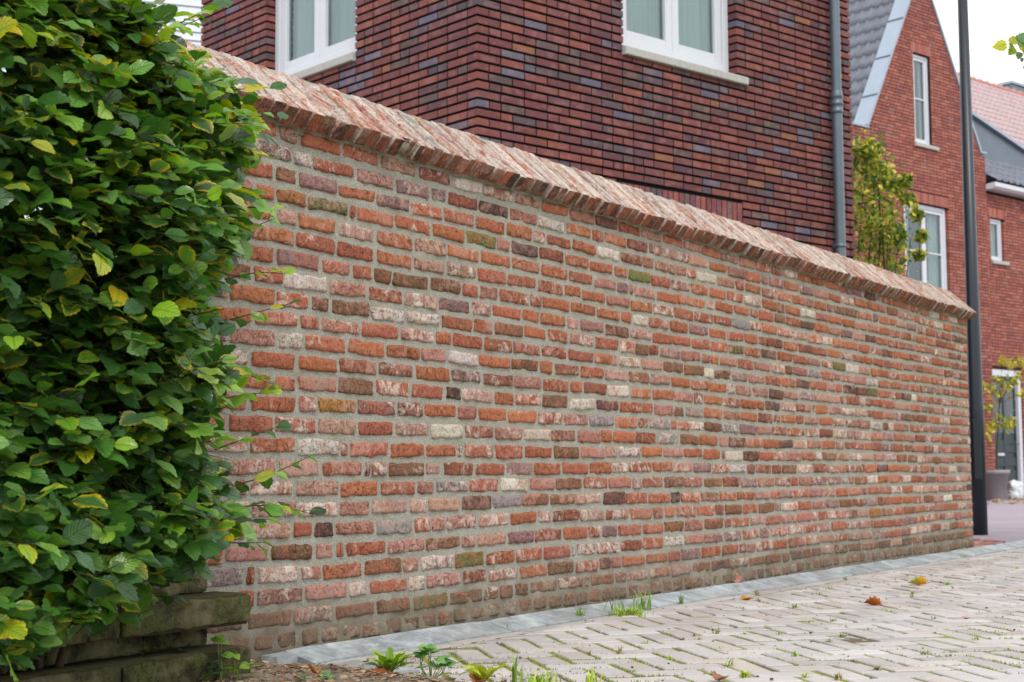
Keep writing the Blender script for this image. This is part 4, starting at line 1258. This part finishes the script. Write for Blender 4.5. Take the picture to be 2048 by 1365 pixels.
# door
dm_ = MB(); D0, D1, DZ0, DZ1 = 1.70, 2.81, .17, 2.45
dm_.box(WG, D0, D0 + .10, -.14, -.03, DZ0, DZ1, bev=.005); dm_.box(WG, D1 - .10, D1, -.14, -.03, DZ0, DZ1, bev=.005); dm_.box(WG, D0 + .1, D1 - .1, -.14, -.032, DZ1 - .13, DZ1, bev=.005)
DF = dm_.build('door_frame', WHITE, wg, False)
dd_ = MB(); a, b = D0 + .102, D1 - .102
dd_.box(WG, a, b, -.13, -.10, DZ0, DZ1 - .132)
mid = (a + b) / 2
for (x0, x1) in ((a + .07, mid - .03), (mid + .03, b - .07)):
    for (z0, z1) in ((.30, .55), (.62, .80), (.88, 1.12)):
        dd_.box(WG, x0, x1, -.1, -.085, z0, z1, bev=.008)
dd_.box(WG, a + .03, a + .07, -.1, -.08, DZ0 + .02, DZ1 - .15, bev=.004); dd_.box(WG, b - .07, b - .03, -.1, -.08, DZ0 + .02, DZ1 - .15, bev=.004); dd_.box(WG, mid - .03, mid + .03, -.1, -.08, DZ0 + .02, DZ1 - .15, bev=.004)
DR = dd_.build('door', DOORP, wg, False)
q = MB(); q.box(WG, a + .09, mid - .05, -.1, -.09, 1.25, 2.2); q.box(WG, mid + .05, b - .09, -.1, -.09, 1.25, 2.2); q.build('door_pane', GLASS, DR, False)
q = MB(); q.box(WG, mid - .26, mid - .04, -.084, -.07, .82, .875, bev=.004); q.build('letter_plate', mat_simple('steel_plate', sr(190, 196, 200), .35, .05, 5), DR, False)
q = MB(); q.tube([WG.p(b - .05, -.08, 1.05), WG.p(b - .05, -.02, 1.05), WG.p(b - .17, -.02, 1.05)], .011, 10); q.build('handle', ZINC, DR)
q = MB(); q.box(WG, D0 - .02, D1 + .3, -.14, .28, .03, .165, bev=.012); q.build('doorstep', STONE, wg, False)

# ---- pink roofed house behind
GP = Frame(GF.p(0, -7.5, 0), AD)
ru, rz = GP.at(1915, 151, 0)
pk = thing('pink_roofed_house', 'house with a large pale pink tiled roof behind the terraced house', 'house', GP.p(ru + 3, 0, 0))
pr = MB()
d_s = (GP.n * .72 - Z3 * .69); d_n = np.cross(GP.d, d_s); d_n = d_n if d_n[2] > 0 else -d_n
tile_roof(pr, GP.p(ru - 5.0, 0, rz - .05), GP.d, d_s, d_n, 15.0, 6.0, .235, .32, .055, .06)
db = (-GP.n * .72 - Z3 * .69); dnb = np.cross(GP.d, db); dnb = dnb if dnb[2] > 0 else -dnb
tile_roof(pr, GP.p(ru - 5.0, 0, rz - .05), GP.d, db, dnb, 15.0, 4.0, .235, .32, .03, .035)
PR = pr.build('roof', TILEP, pk)
q = MB()
for k in range(41):
    a = ru - 5.0 + k * .36
    q.tube([GP.p(a, 0, rz - .04), GP.p(a + .30, 0, rz - .035), GP.p(a + .37, 0, rz - .02)], [.10, .11, .125], 12)
q.build('ridge_tiles', mat_simple('ridge_tile', sr(170, 120, 108), .7, .15, 6), PR)
q = MB(); q.box(GP, ru - 4.8, ru + 9.8, -2.6, 3.6, 0, rz - 4.2); q.prism(Frame(GP.p(0, 0, 0), GP.n, -GP.d), [(-2.6, rz - 4.2), (3.6, rz - 4.2), (0.0, rz - .35)], -(ru + 9.8), -(ru - 4.8)); q.build('wall', BROWNM, pk, False)
bu, bz = GP.at(2024, 188, -.5); bt = GP.at(2048, 170, -.5)[1]
q = MB(); q.box(GP, bu, bu + 1.6, -.9, -.5, rz - 1.0, bt - .08)
BX = q.build('roof_box', ZINC, pk, False)
q = MB(); q.box(GP, bu - .05, bu + 1.65, -.95, -.45, bt - .08, bt); q.build('cap', ZINCL, BX, False)

# ------------------------------------------------------------------ lamp post
pb = ground_pt(1960.5, 1072)
lp = thing('lamp_post', 'tall dark blue steel lamp post just behind the end of the garden wall', 'lamp post', pb)
q = MB(); q.lathe(pb, [(.0, -.1), (.0605, -.1), (.0605, 1.0), (.0605, 1.015), (.0575, 1.05), (.057, 1.06), (.0356, 5.6), (.0, 5.6)], 32); q.build('post', POLE, lp)
q = MB(); tp = pb + np.array([0, 0, 5.6])
q.tube([tp - Z3 * .02, tp + Z3 * .05 , tp + WN * .15 + Z3 * .1, tp + WN * .5 + Z3 * .12], .02, 10); q.build('arm', POLE, lp)
q = MB(); rough_box(q, tp + WN * .72 + Z3 * .12, WN, WD, Z3, (.26, .11, .05), (3, 3, 2), .03, 0, (1, 1, 1), (0, 0, 0)); q.build('lamp_head', POLE, lp)
q = MB(); dirc = CO - pb; dirc[2] = 0; dirc /= np.linalg.norm(dirc); PF = Frame(pb, np.array([-dirc[1], dirc[0], 0]), dirc)
q.box(PF, -.030, .030, .030, .0618, .45, .93, bev=.004); q.build('service_hatch', POLE, lp, False)

# ------------------------------------------------------------------ plants at the back
def leaf_cloud(mb, centers, n, size, pal, spread, tpls, ymax=.4, nz=.35):
    P = []; D = []; N = []; S = []; C = []; Y = []
    for _ in range(n):
        c = random.choice(centers); sp_ = c[3] if len(c) > 3 else spread
        P.append(np.array(c[:3]) + rng.normal(0, sp_, 3)); D.append(rng.normal(0, 1, 3) + np.array([0, 0, -.4])); N.append(rng.normal(0, .6, 3) + np.array([0, -.4, .9]))
        S.append(size * random.uniform(.6, 1.3)); C.append(sr(*random.choice(pal)) * random.uniform(.8, 1.2)); Y.append(random.random() * ymax)
    place_leaves(mb, tpls, P, D, N, S, C, Y)
SIMPLE = [leaf_tpl(.3, .2, .3, .0, 4, False, 1), leaf_tpl(.36, .1, .2, .0, 4, False, 2)]

def at_depth(x, y, Y):
    d = ray(x, y); return CO + d * (Y / d[1])
DC = 15.0
cb = at_depth(1745, 900, DC); cb[2] = 0
cl = thing('climbing_plant', 'bushy yellow green climbing plant beyond the wall beside the dark house corner', 'plant', cb)
lf = MB(); st = MB()
pal = [(86, 120, 40), (120, 146, 50), (60, 92, 40), (170, 176, 64), (206, 190, 80), (72, 104, 44), (110, 140, 60), (190, 180, 90)]
outline = [(1722, 300, .10), (1745, 300, .09), (1728, 340, .13), (1760, 350, .11), (1725, 390, .14), (1765, 400, .13), (1790, 370, .06), (1812, 360, .04), (1730, 440, .16), (1770, 450, .14),
           (1730, 490, .16), (1775, 500, .14), (1720, 540, .17), (1770, 545, .16), (1800, 470, .05), (1735, 600, .2), (1770, 650, .2), (1740, 720, .2), (1815, 395, .04), (1835, 430, .03), (1842, 470, .03), (1838, 510, .03)]
cen = []
for x, y, s_ in outline:
    p = at_depth(x, y, DC + random.uniform(-.1, .25)); cen.append((*p, s_ * .72))
leaf_cloud(lf, cen, 4300, .055, pal, .1, SIMPLE, .6)
for k in range(9):
    top = at_depth(1715 + k * 12, 300 + 22 * k, DC)
    st.tube([cb + np.array([.05 * k - .2, 0, 0]) + (top - cb - np.array([.05 * k - .2, 0, 0])) * t + np.array([.06 * math.sin(6 * t + k), .04 * math.cos(5 * t + k), 0]) for t in np.linspace(0, 1, 10)], [.014 * (1 - .7 * t) for t in np.linspace(0, 1, 10)], 6)
for pts in ([(1770, 360), (1790, 365), (1812, 362), (1832, 400), (1842, 450), (1838, 520)], [(1760, 470), (1790, 466), (1815, 480)]):
    st.tube([at_depth(x, y, DC) for x, y in pts], .004, 5)
lf.build('foliage', LEAFD, cl); st.build('stems', BARK, cl)

pot_p = ground_pt(1994, 998, .03); pot_p = GF.p((pot_p - GC) @ AD, .62, 0) ; pot_p[2] = .03
# put the pot on the footway right in front of the facade, centred on pixel x=1994
d_ = ray(1994, 998); dz_ = (GF.P0 + GF.n * .62 - CO) @ GF.n / (d_ @ GF.n); pot_p = CO + d_ * dz_; pot_p[2] = .03
po = thing('plant_pot', 'large grey plastic plant pot on the footway beside the front door', 'plant pot', pot_p)
q = MB(); q.lathe(pot_p, [(.0, 0.0), (.155, 0.0), (.165, .01), (.205, .44), (.235, .445), (.24, .52), (.225, .525), (.20, .47), (.0, .47)], 32); q.build('pot', PLASTIC, po)
q = MB(); q.lathe(pot_p, [(.205, .475), (.1, .50), (.0, .505)], 20); q.build('soil', SOIL, po)
tr = thing('potted_tree', 'small slender tree with yellow green leaves growing in the grey pot', 'tree', pot_p + Z3 * .48)
q = MB(); b0 = pot_p + Z3 * .49
tpts = [b0, b0 + [.03, 0, .45], b0 + [.07, 0, .8], b0 + [.10, 0, 1.2], b0 + [.2, 0, 1.7]]
q.tube(tpts, [.018, .016, .013, .01, .006], 8)
cen = []
for (x, y) in [(2005, 722), (2022, 728), (1998, 760), (2035, 752), (1990, 782), (2015, 775), (2042, 790), (1980, 812), (2000, 838), (2012, 850), (2030, 760), (2040, 725), (1985, 850), (2025, 845), (1972, 770), (1978, 858)]:
    dd = ray(x, y); tt = (GF.P0 + GF.n * .62 - CO) @ GF.n / (dd @ GF.n); p = CO + dd * tt
    cen.append((*p, .05)); a = tpts[2] if y > 800 else tpts[3]
    q.tube([a, (a + p) / 2 + Z3 * .03, p], [.006, .004, .002], 5)
q.build('trunk', BARK, tr)
q = MB(); leaf_cloud(q, cen, 420, .085, [(150, 160, 50), (186, 184, 60), (120, 150, 60), (206, 190, 60), (170, 140, 50)], .05, SIMPLE, .5); q.build('crown', LEAFD, tr)
bgp = pot_p + np.array([.42, .25, 0])
q = MB()
rough_box(q, bgp + Z3 * .16, np.array([1, 0, 0.]), np.array([0, 1., 0]), Z3, (.12, .1, .16), (8, 8, 10), .06, .03, (1, 1, 1), (0, 0, 0), 3, 9)
tag(q.build('plastic_bag', mat_simple('white_plastic_film', sr(206, 210, 212), .3, .05, 9)), 'crumpled white plastic bag standing between the grey pot and the front door', 'bag')

# leaf litter along the far footway
ll = MB()
P = []; D = []; N = []; S = []; C = []; Y = []
for _ in range(900):
    if random.random() < .7: p = KF.p(random.uniform(-2, 6), -random.uniform(.25, 3.0), .034)
    else: p = KF.p(random.uniform(-2, 6), random.uniform(-.2, .3), .04 if random.random() < .5 else .01)
    P.append(p); D.append(np.array([random.gauss(0, 1), random.gauss(0, 1), .1])); N.append(np.array([random.gauss(0, .3), random.gauss(0, .3), 1])); S.append(random.uniform(.04, .09))
    C.append(sr(*random.choice([(206, 160, 70), (190, 130, 70), (170, 110, 70), (214, 190, 90), (150, 110, 80)]))); Y.append(0)
place_leaves(ll, [lobed_tpl(0), lobed_tpl(1)], P, D, N, S, C, Y)
tag(ll.build('leaf_litter', DRYLEAF), 'scattered yellow and brown leaves lying on the far footway', 'fallen leaves', kind='stuff')

# ------------------------------------------------------------------ plane tree outside the right edge; one twig reaches in
tb = at_depth(2420, 950, 9.0); tb[2] = 0
pt_ = thing('plane_tree', 'tree whose lobed leaf tips reach in at the right edge against the white sky', 'tree', tb)
q = MB()
q.tube([tb, tb + [0, 0, 1.5], tb + [-.03, .05, 2.7], tb + [.05, .1, 4.2]], [.13, .11, .09, .05], 14)
tips = []
f0 = tb + np.array([-.03, .05, 2.6])
tw_end = at_depth(2006, 90, 8.8); tw_mid = at_depth(2060, 84, 8.9)
q.tube([f0, f0 + (tw_mid - f0) * .5 + Z3 * .12, tw_mid, at_depth(2035, 86, 8.85), tw_end], [.03, .018, .006, .004, .002], 8)
q.tube([tw_mid, at_depth(2046, 110, 8.85), at_depth(2041, 120, 8.85)], [.004, .003, .002], 6)
cen = []
for k in range(26):
    a = random.uniform(0, 2 * math.pi); rr_ = random.uniform(.5, 1.25)
    e = tb + np.array([.55 + rr_ * math.cos(a) * .9, rr_ * math.sin(a), random.uniform(2.7, 4.8)])
    st_ = tb + np.array([0, .08, random.uniform(2.3, 3.9)])
    q.tube([st_, (st_ + e) / 2 + Z3 * .1, e], [.025, .014, .005], 6); cen.append((*e, .22))
q.build('trunk', BARK, pt_)
q = MB()
LB = [lobed_tpl(0), lobed_tpl(1)]
P = []; D = []; N = []; S = []; C = []; Y = []
pl_ = [(150, 160, 40), (110, 140, 50), (180, 170, 50), (84, 116, 60), (130, 150, 50)]
for _ in range(1500):
    c = random.choice(cen); p = np.array(c[:3]) + rng.normal(0, .2, 3)
    dq = p - CO; wz = dq @ _F
    if FPX * (dq @ _R) / wz < 1024 + 75: continue
    P.append(p); D.append(rng.normal(0, 1, 3) + [0, 0, -.6]); N.append(rng.normal(0, .7, 3) + [0, -.6, .6]); S.append(random.uniform(.07, .14)); C.append(sr(*random.choice(pl_))); Y.append(0)
for (x, y, sz_, dx, dz, cc) in [(2014, 89, .09, -1, -.1, (176, 178, 30)), (2018, 92, .05, 1, -.3, (120, 140, 40)), (2024, 90, .07, .3, 1, (160, 168, 36)), (2030, 96, .06, -.8, -.9, (130, 150, 40)),
                               (2032, 88, .10, .8, .6, (100, 140, 70)), (2036, 92, .10, 1, .1, (170, 160, 40)), (2042, 86, .09, .5, .9, (96, 134, 90)), (2040, 104, .05, -.2, -1, (90, 120, 90)), (2044, 116, .03, .1, -1, (80, 110, 80)), (2046, 132, .06, .8, -.6, (160, 170, 40)), (2046, 94, .09, .9, -.2, (110, 150, 70))]:
    P.append(at_depth(x, y, 8.8)); D.append(np.array([dx, .2, dz])); N.append(np.array([.1, -1, .3])); S.append(sz_); C.append(sr(*cc)); Y.append(.3)
place_leaves(q, LB, P, D, N, S, C, Y)
q.build('crown', LEAFD, pt_)

# ------------------------------------------------------------------ weeds, tufts, fallen leaves
def tuft(name, px, py, z, nb, hgt, pal, label, group=None, cat='grass tuft', spread=.012, width=.0022, splay=.6):
    b = ground_pt(px, py, z)
    m = MB()
    for _ in range(nb):
        a = random.uniform(0, 6.283); sp_ = random.uniform(.1, splay); h_ = hgt * random.uniform(.5, 1.1)
        o = b + np.array([random.gauss(0, spread), random.gauss(0, spread), -.004]) * (1 if _ else 0)
        dv = np.array([math.cos(a), math.sin(a), 0]); sd_ = np.array([-dv[1], dv[0], 0]) * width * random.uniform(.6, 1.3)
        pts = [o + dv * sp_ * h_ * t * t + Z3 * h_ * (t - .35 * sp_ * t * t) for t in (0, .35, .7, 1)]
        V = [pts[0] - sd_, pts[0] + sd_, pts[1] - sd_, pts[1] + sd_, pts[2] - sd_ * .7, pts[2] + sd_ * .7, pts[3]]
        m.add(V, [np.array([(0, 1, 3, 2), (2, 3, 5, 4)]), np.array([(4, 5, 6)])], sr(*random.choice(pal)) * random.uniform(.8, 1.15))
    V0 = m
    o = thing_mesh(m, name, GRASS, b); return tag(o, label, cat, group)
def thing_mesh(m, name, mat, base):
    base = np.array(base)
    m.V = [v - base for v in m.V]
    o = m.build(name, mat); o.location = tuple(base); return o
GP1 = [(110, 150, 50), (140, 170, 60), (90, 130, 44), (160, 180, 70)]; GP2 = [(150, 176, 50), (176, 190, 60), (120, 160, 40)]; GP3 = [(150, 140, 80), (120, 130, 60), (170, 160, 100)]
tuft('grass_tuft', 1258, 1232, 0, 130, .05, GP2, 'dense bright green grass cushion at the foot of the kerb', None, spread=.028, splay=1.1)
tuft('grass_tuft', 1288, 1218, .005, 26, .085, GP1, 'long thin grass blades rising behind the bright cushion on the kerb', None, spread=.02)
tuft('grass_tuft', 1160, 1238, 0, 30, .05, GP1, 'small upright grass clump against the kerb left of the bright cushion', None, spread=.008)
tuft('grass_tuft', 1230, 1226, 0.003, 14, .075, GP1, 'sparse tall grass wisps on the kerb just left of the bright cushion', None, spread=.015)
tuft('grass_tuft', 1362, 1207, 0.003, 12, .05, GP1, 'thin grass fan on the kerb right of the bright cushion', None, spread=.008)
tuft('grass_tuft', 1082, 1374, .004, 46, .05, GP2, 'grass clump at the bottom edge left of the other bottom edge clump', None, spread=.018, width=.003)
tuft('grass_tuft', 1188, 1376, .004, 18, .06, GP2, 'upright grass clump at the bottom edge, right of its neighbour', None, spread=.012, width=.003)
tuft('grass_tuft', 1030, 1366, .004, 8, .085, GP1, 'single tall grass blades at the bottom edge between leaf and clump', None, spread=.008, width=.003)
tuft('grass_tuft', 948, 1240, .006, 24, .022, GP3, 'dry grass scrap lying on the upper edge of the kerb', None, spread=.010)
for (x, y, nb, h_) in [(1013, 1262, 10, .03), (1182, 1312, 10, .025), (1239, 1310, 12, .04), (1333, 1273, 16, .03), (1388, 1275, 16, .025), (1430, 1270, 14, .04), (1396, 1282, 20, .022), (1490, 1272, 30, .022), (1495, 1262, 24, .022), (1534, 1260, 24, .024), (1556, 1272, 34, .022),
        (1668, 1245, 28, .026), (1684, 1275, 26, .026), (1658, 1287, 34, .022), (1590, 1315, 22, .026), (1458, 1332, 16, .03), (1490, 1355, 44, .03), (1755, 1342, 30, .026), (1675, 1360, 26, .028), (1692, 1213 + 45, 10, .02), (1590, 1217, 26, .03),
        (1690, 1160, 26, .025), (1478, 1188, 24, .03), (1515, 1190, 14, .045), (1518, 1203, 14, .03), (1485, 1218, 20, .02), (1617, 1248, 12, .02), (1752, 1244, 16, .022), (1825, 1194, 14, .03), (1895, 1170, 26, .022), (1928, 1114, 12, .04), (1977, 1137, 20, .025), (2035, 1140, 26, .03), (1825, 1187, 20, .02), (1965, 1160, 20, .02), (1610, 1355, 18, .03), (1735, 1262, 14, .02), (1440, 1300, 16, .02), (1290, 1290, 14, .025), (1340, 1320, 18, .02), (1560, 1235, 12, .02), (1640, 1190, 12, .02), (1780, 1225, 12, .02), (1870, 1240, 16, .022), (1950, 1280, 14, .024), (1850, 1310, 18, .024)]:
    tuft('joint_weed', x, y, -.002, nb, h_, random.choice([GP1, GP2, GP3]), 'small grassy weed growing in a joint of the pale clay paving', 'small weeds in the paving joints', 'weed', spread=.005, width=.0016, splay=1.3)

def rosette(name, px, py, z, n, size, pal, label, tpls, up=.8, cat='weed'):
    b = ground_pt(px, py, z); m = MB(); P = []; D = []; N = []; S = []; C = []
    for k in range(n):
        a = 2.4 * k + random.uniform(-.3, .3); u_ = random.uniform(up * .6, up * 1.4)
        d = np.array([math.cos(a), math.sin(a), u_])
        P.append(b + d * .006); D.append(d); N.append(np.array([-math.cos(a) * u_, -math.sin(a) * u_, 1.0])); S.append(size * random.uniform(.6, 1.15)); C.append(sr(*random.choice(pal)) * random.uniform(.85, 1.15))
    place_leaves(m, tpls, P, D, N, S, C, np.zeros(n))
    return tag(thing_mesh(m, name, LEAFD, b), label, cat)
DAND = [leaf_tpl(.14, .3, .35, .05, 8, True, 9), leaf_tpl(.17, .2, .5, .06, 8, True, 10)]
rosette('dandelion', 778, 1350, .008, 24, .062, [(130, 160, 30), (110, 146, 34), (150, 176, 50)], 'yellow green dandelion rosette in front of the kerb', DAND, 1.5)
rosette('dandelion', 970, 1366, .006, 16, .055, [(170, 186, 50), (190, 200, 70)], 'pale yellow green seedling rosette at the bottom edge beside a brown leaf', DAND, 1.2)
def stalked(name, px, py, z, n, h_, size, pal, label, spread=.02, tpls=None):
    b = ground_pt(px, py, z); m = MB(); s2 = MB(); P = []; D = []; N = []; S = []; C = []
    for k in range(n):
        o = b + np.array([random.gauss(0, spread), random.gauss(0, spread * .6), 0]); hh = h_ * random.uniform(.35, 1.1)
        tip = o + np.array([random.gauss(0, .012), random.gauss(0, .012), hh])
        s2.tube([b - Z3 * .005, (o + tip) / 2, tip], .0011, 5, sr(110, 140, 60))
        for q_ in range(3):
            a = random.uniform(0, 6.28); P.append(tip); D.append(np.array([math.cos(a), math.sin(a), random.uniform(-.2, .4)])); N.append(np.array([random.gauss(0, .25), -.5 + random.gauss(0, .25), 1])); S.append(size * random.uniform(.7, 1.2)); C.append(sr(*random.choice(pal)) * random.uniform(.85, 1.15))
    o = thing(name, label, 'weed', b)
    place_leaves(m, tpls or [lobed_tpl(0), lobed_tpl(1)], P, D, N, S, C, np.zeros(len(P)))
    m.build('leaves', LEAFD, o); s2.build('stems', GRASS, o)
stalked('geranium_weed', 862, 1362, .006, 12, .075, .028, [(100, 150, 80), (120, 166, 90), (80, 130, 60)], 'upright weed with small crinkled green leaves right of the dandelion')
stalked('ground_ivy', 335, 1362, .02, 15, .065, .03, [(70, 96, 66), (86, 112, 84), (60, 86, 60)], 'grey green low weed in front of the mossy wall, nearest the left', .05)
stalked('ground_ivy', 400, 1362, .02, 10, .055, .026, [(80, 104, 84), (96, 122, 96), (60, 90, 60)], 'small grey green weed in front of the mossy wall, right of its neighbour', .03)
stalked('nettle_seedling', 442, 1360, .02, 4, .11, .03, [(120, 160, 40), (100, 150, 40)], 'tall bright green seedling at the corner of the mossy wall', .006, SIMPLE)
stalked('nettle_seedling', 483, 1362, .02, 5, .06, .028, [(130, 160, 60), (110, 150, 50)], 'short bright green seedling on the soil right of the mossy wall', .014, SIMPLE)
stalked('geranium_weed', 655, 1366, .012, 4, .02, .018, [(90, 140, 90), (110, 150, 80)], 'tiny blue green seedling on the soil near the kerb end', .012)

def fallen(px, py, z, size, col, label, curl=.4, rx=0.0, rz=0.0, tpl=None, col2=None):
    b = ground_pt(px, py, z)
    V, F, X = (tpl or lobed_tpl(1))
    V = V.copy(); V[:, 0] -= .45
    th = V[:, 1] * curl * 2.2
    V[:, 2] = np.abs(V[:, 1]) * curl + .25 * curl * (V[:, 0] * 1.6) ** 2 + .03 * vnoise(V * 9 + px, 3)
    V = V * size
    c, s_ = math.cos(rx), math.sin(rx); V = V @ np.array([[1, 0, 0], [0, c, s_], [0, -s_, c]])
    c, s_ = math.cos(rz), math.sin(rz); V = V @ np.array([[c, s_, 0], [-s_, c, 0], [0, 0, 1]])
    V[:, 2] -= V[:, 2].min()
    m = MB()
    cc = np.tile(sr(*col), (len(V), 1))
    if col2: cc[V[:, 0] < 0] = sr(*col2)
    m.add(V, F, cc)
    base = V[0]
    o = thing('fallen_leaf', label, 'leaf', b)
    lo = m.build('blade', DRYLEAF); lo.parent = o
    md = lo.modifiers.new('thick', 'SOLIDIFY'); md.thickness = .0006
    q = MB(); e = V[1]; q.tube([e, e + (e - V[0]) * .5 + Z3 * .004, e + (e - V[0]) * 1.0 + Z3 * .002], .0008, 5, sr(120, 70, 40)); s2 = q.build('stalk', DRYLEAF); s2.parent = o
fallen(1836, 1171, 0, .085, (222, 160, 30), 'curled leaf, half yellow and half green, lying on the pale paving', .8, .3, 2.8, col2=(170, 180, 50))
fallen(1746, 1211, 0, .07, (186, 100, 34), 'orange brown curled leaf standing up in the middle of the paving', .8, .35, 2.6)
fallen(1496, 1200, 0, .055, (214, 144, 24), 'small golden leaf in the border course beside the kerb', .5, .1, .4)
fallen(1933, 1239, 0, .03, (190, 96, 40), 'tiny orange leaf alone on the paving at the right', .6, .1, 1)
fallen(1468, 1166, .028, .07, (164, 112, 92), 'pinkish brown dead leaf leaning on the wall foot above the kerb', .7, 1.0, .5)
fallen(766, 1356, .008, .065, (178, 104, 64), 'brown curled leaf lying below the dandelion', .6, .2, .2)
fallen(958, 1366, .006, .06, (184, 112, 76), 'brown dead leaf at the bottom edge beside the pale seedling', .7, .3, 1.0)
fallen(628, 1352, .014, .055, (196, 120, 78), 'crumpled light brown leaf on the soil below the kerb end', .9, .4, 2.0)
fallen(598, 1356, .014, .035, (198, 130, 60), 'small ochre leaf left of the crumpled brown leaf on the soil', .4, .1, .5)
fallen(568, 1316, .010, .022, (200, 70, 36), 'bright red orange leaf tucked beside the kerb end', .5, 1.0, .3, col2=(230, 150, 40))
fallen(1008, 1270 - 12, .0, .018, (190, 90, 60), 'tiny reddish leaf scrap in the border course near the first joint weed', .4, .1, .3)
fallen(1440, 1362, 0, .05, (150, 100, 66), 'dull brown crumpled leaf at the bottom edge of the paving', .8, .2, .9)

# soil debris: twigs, dead leaf bits, pebbles
lt = MB()
for _ in range(2600):
    u = random.uniform(2.5, 3.35); n = random.uniform(-2.8, -1.95)
    dq = (u - pu0) * en[0] + (n - pn0) * en[1]
    if n < -2.69 and u > 3.12: continue
    if dq > .03 and random.random() < .85: continue
    zb = .010 + .010 * max(0, min(1, (3.1 - u) / .15)) if dq < -.02 else .004
    if u > 3.02 and n < -2.6: continue
    b = WALL.p(u, n, zb); a = random.uniform(0, 3.14); L = random.uniform(.006, .028); d = np.array([math.cos(a), math.sin(a), random.uniform(-.15, .3)]) * L
    if random.random() < .6: lt.tube([b, b + d * .5 + Z3 * .001, b + d], random.uniform(.0006, .0016), 5, sr(*random.choice([(150, 124, 96), (110, 84, 62), (176, 150, 120), (80, 62, 48)])))
    else:
        sd_ = np.array([-d[1], d[0], 0]) * .45
        lt.add([b, b + d * .5 + sd_ + Z3 * .003, b + d, b + d * .5 - sd_ + Z3 * .002], np.array([(0, 3, 2, 1)]), sr(*random.choice([(160, 130, 104), (128, 92, 64), (186, 158, 128)])))
for _ in range(300):
    u = random.uniform(3.1, 9); n = random.uniform(-2.66, -.8)
    if (u - pu0) * en[0] + (n - pn0) * en[1] < 0: continue
    b = WALL.p(u, n, .001); s_ = random.uniform(.001, .0032) if _ % 14 else .004
    rough_box(lt, b + Z3 * s_ * .4, np.array([1., 0, 0]), np.array([0, 1., 0]), Z3, (s_, s_ * .8, s_ * .6), (2, 2, 2), s_ * .3, s_ * .2, sr(*random.choice([(80, 70, 58), (110, 96, 80), (60, 50, 42)])), (0, 0, 0), _, 200)
tag(lt.build('ground_debris', CRUMB), 'twigs, leaf scraps and crumbs scattered on the soil and paving', 'debris', kind='stuff')
# moss and tiny grass blades in the joints
mg = MB()
V = []; cnt = 0
for _ in range(16000):
    u = 3.1 + 8 * random.random() ** 1.4; n = random.uniform(-2.62, .4)
    if (u - pu0) * en[0] + (n - pn0) * en[1] < 0 or not in_view(u, n, .1): continue
    # nearest joint of the herringbone
    X = (u - 3.0) / (PW * R45); Yv = (n - BN) / (PW * R45); gx = (X + Yv) / 2; gy = (X - Yv) / 2
    ix, iy = math.floor(gx), math.floor(gy); d = (ix - iy) % 4
    if d < 2: gy = round(gy)
    else: gx = round(gx)
    u = 3.0 + PW * R45 * (gx + gy); n = BN + PW * R45 * (gx - gy)
    if n < BN: continue
    if float(vnoise([[u * 2.2, n * 2.2, 0]], 5)[0]) < -.05: continue
    b = WALL.p(u + .004 * math.sin(n * 5 + u), n + .006 * math.sin(u * 2.3), -.004)
    for _k in range(3):
        a = random.uniform(0, 6.28); h_ = random.uniform(.003, .009); dv = np.array([math.cos(a), math.sin(a), 0]); o = b + rng.normal(0, .003, 3) * [1, 1, 0]
        mg.add([o - [.0012, 0, 0], o + [.0012, 0, 0], o + dv * .003 + Z3 * h_], np.array([(0, 1, 2)]), sr(*random.choice([(120, 140, 40), (150, 160, 60), (96, 116, 40), (140, 130, 70)])))
tag(mg.build('joint_moss', GRASS), 'low green moss and tiny blades filling the paving joints', 'moss', kind='stuff')
for o in bpy.data.objects:
    if '_base' in o: del o['_base']
print('verts', sum(len(o.data.vertices) for o in bpy.data.objects if o.type == 'MESH'))
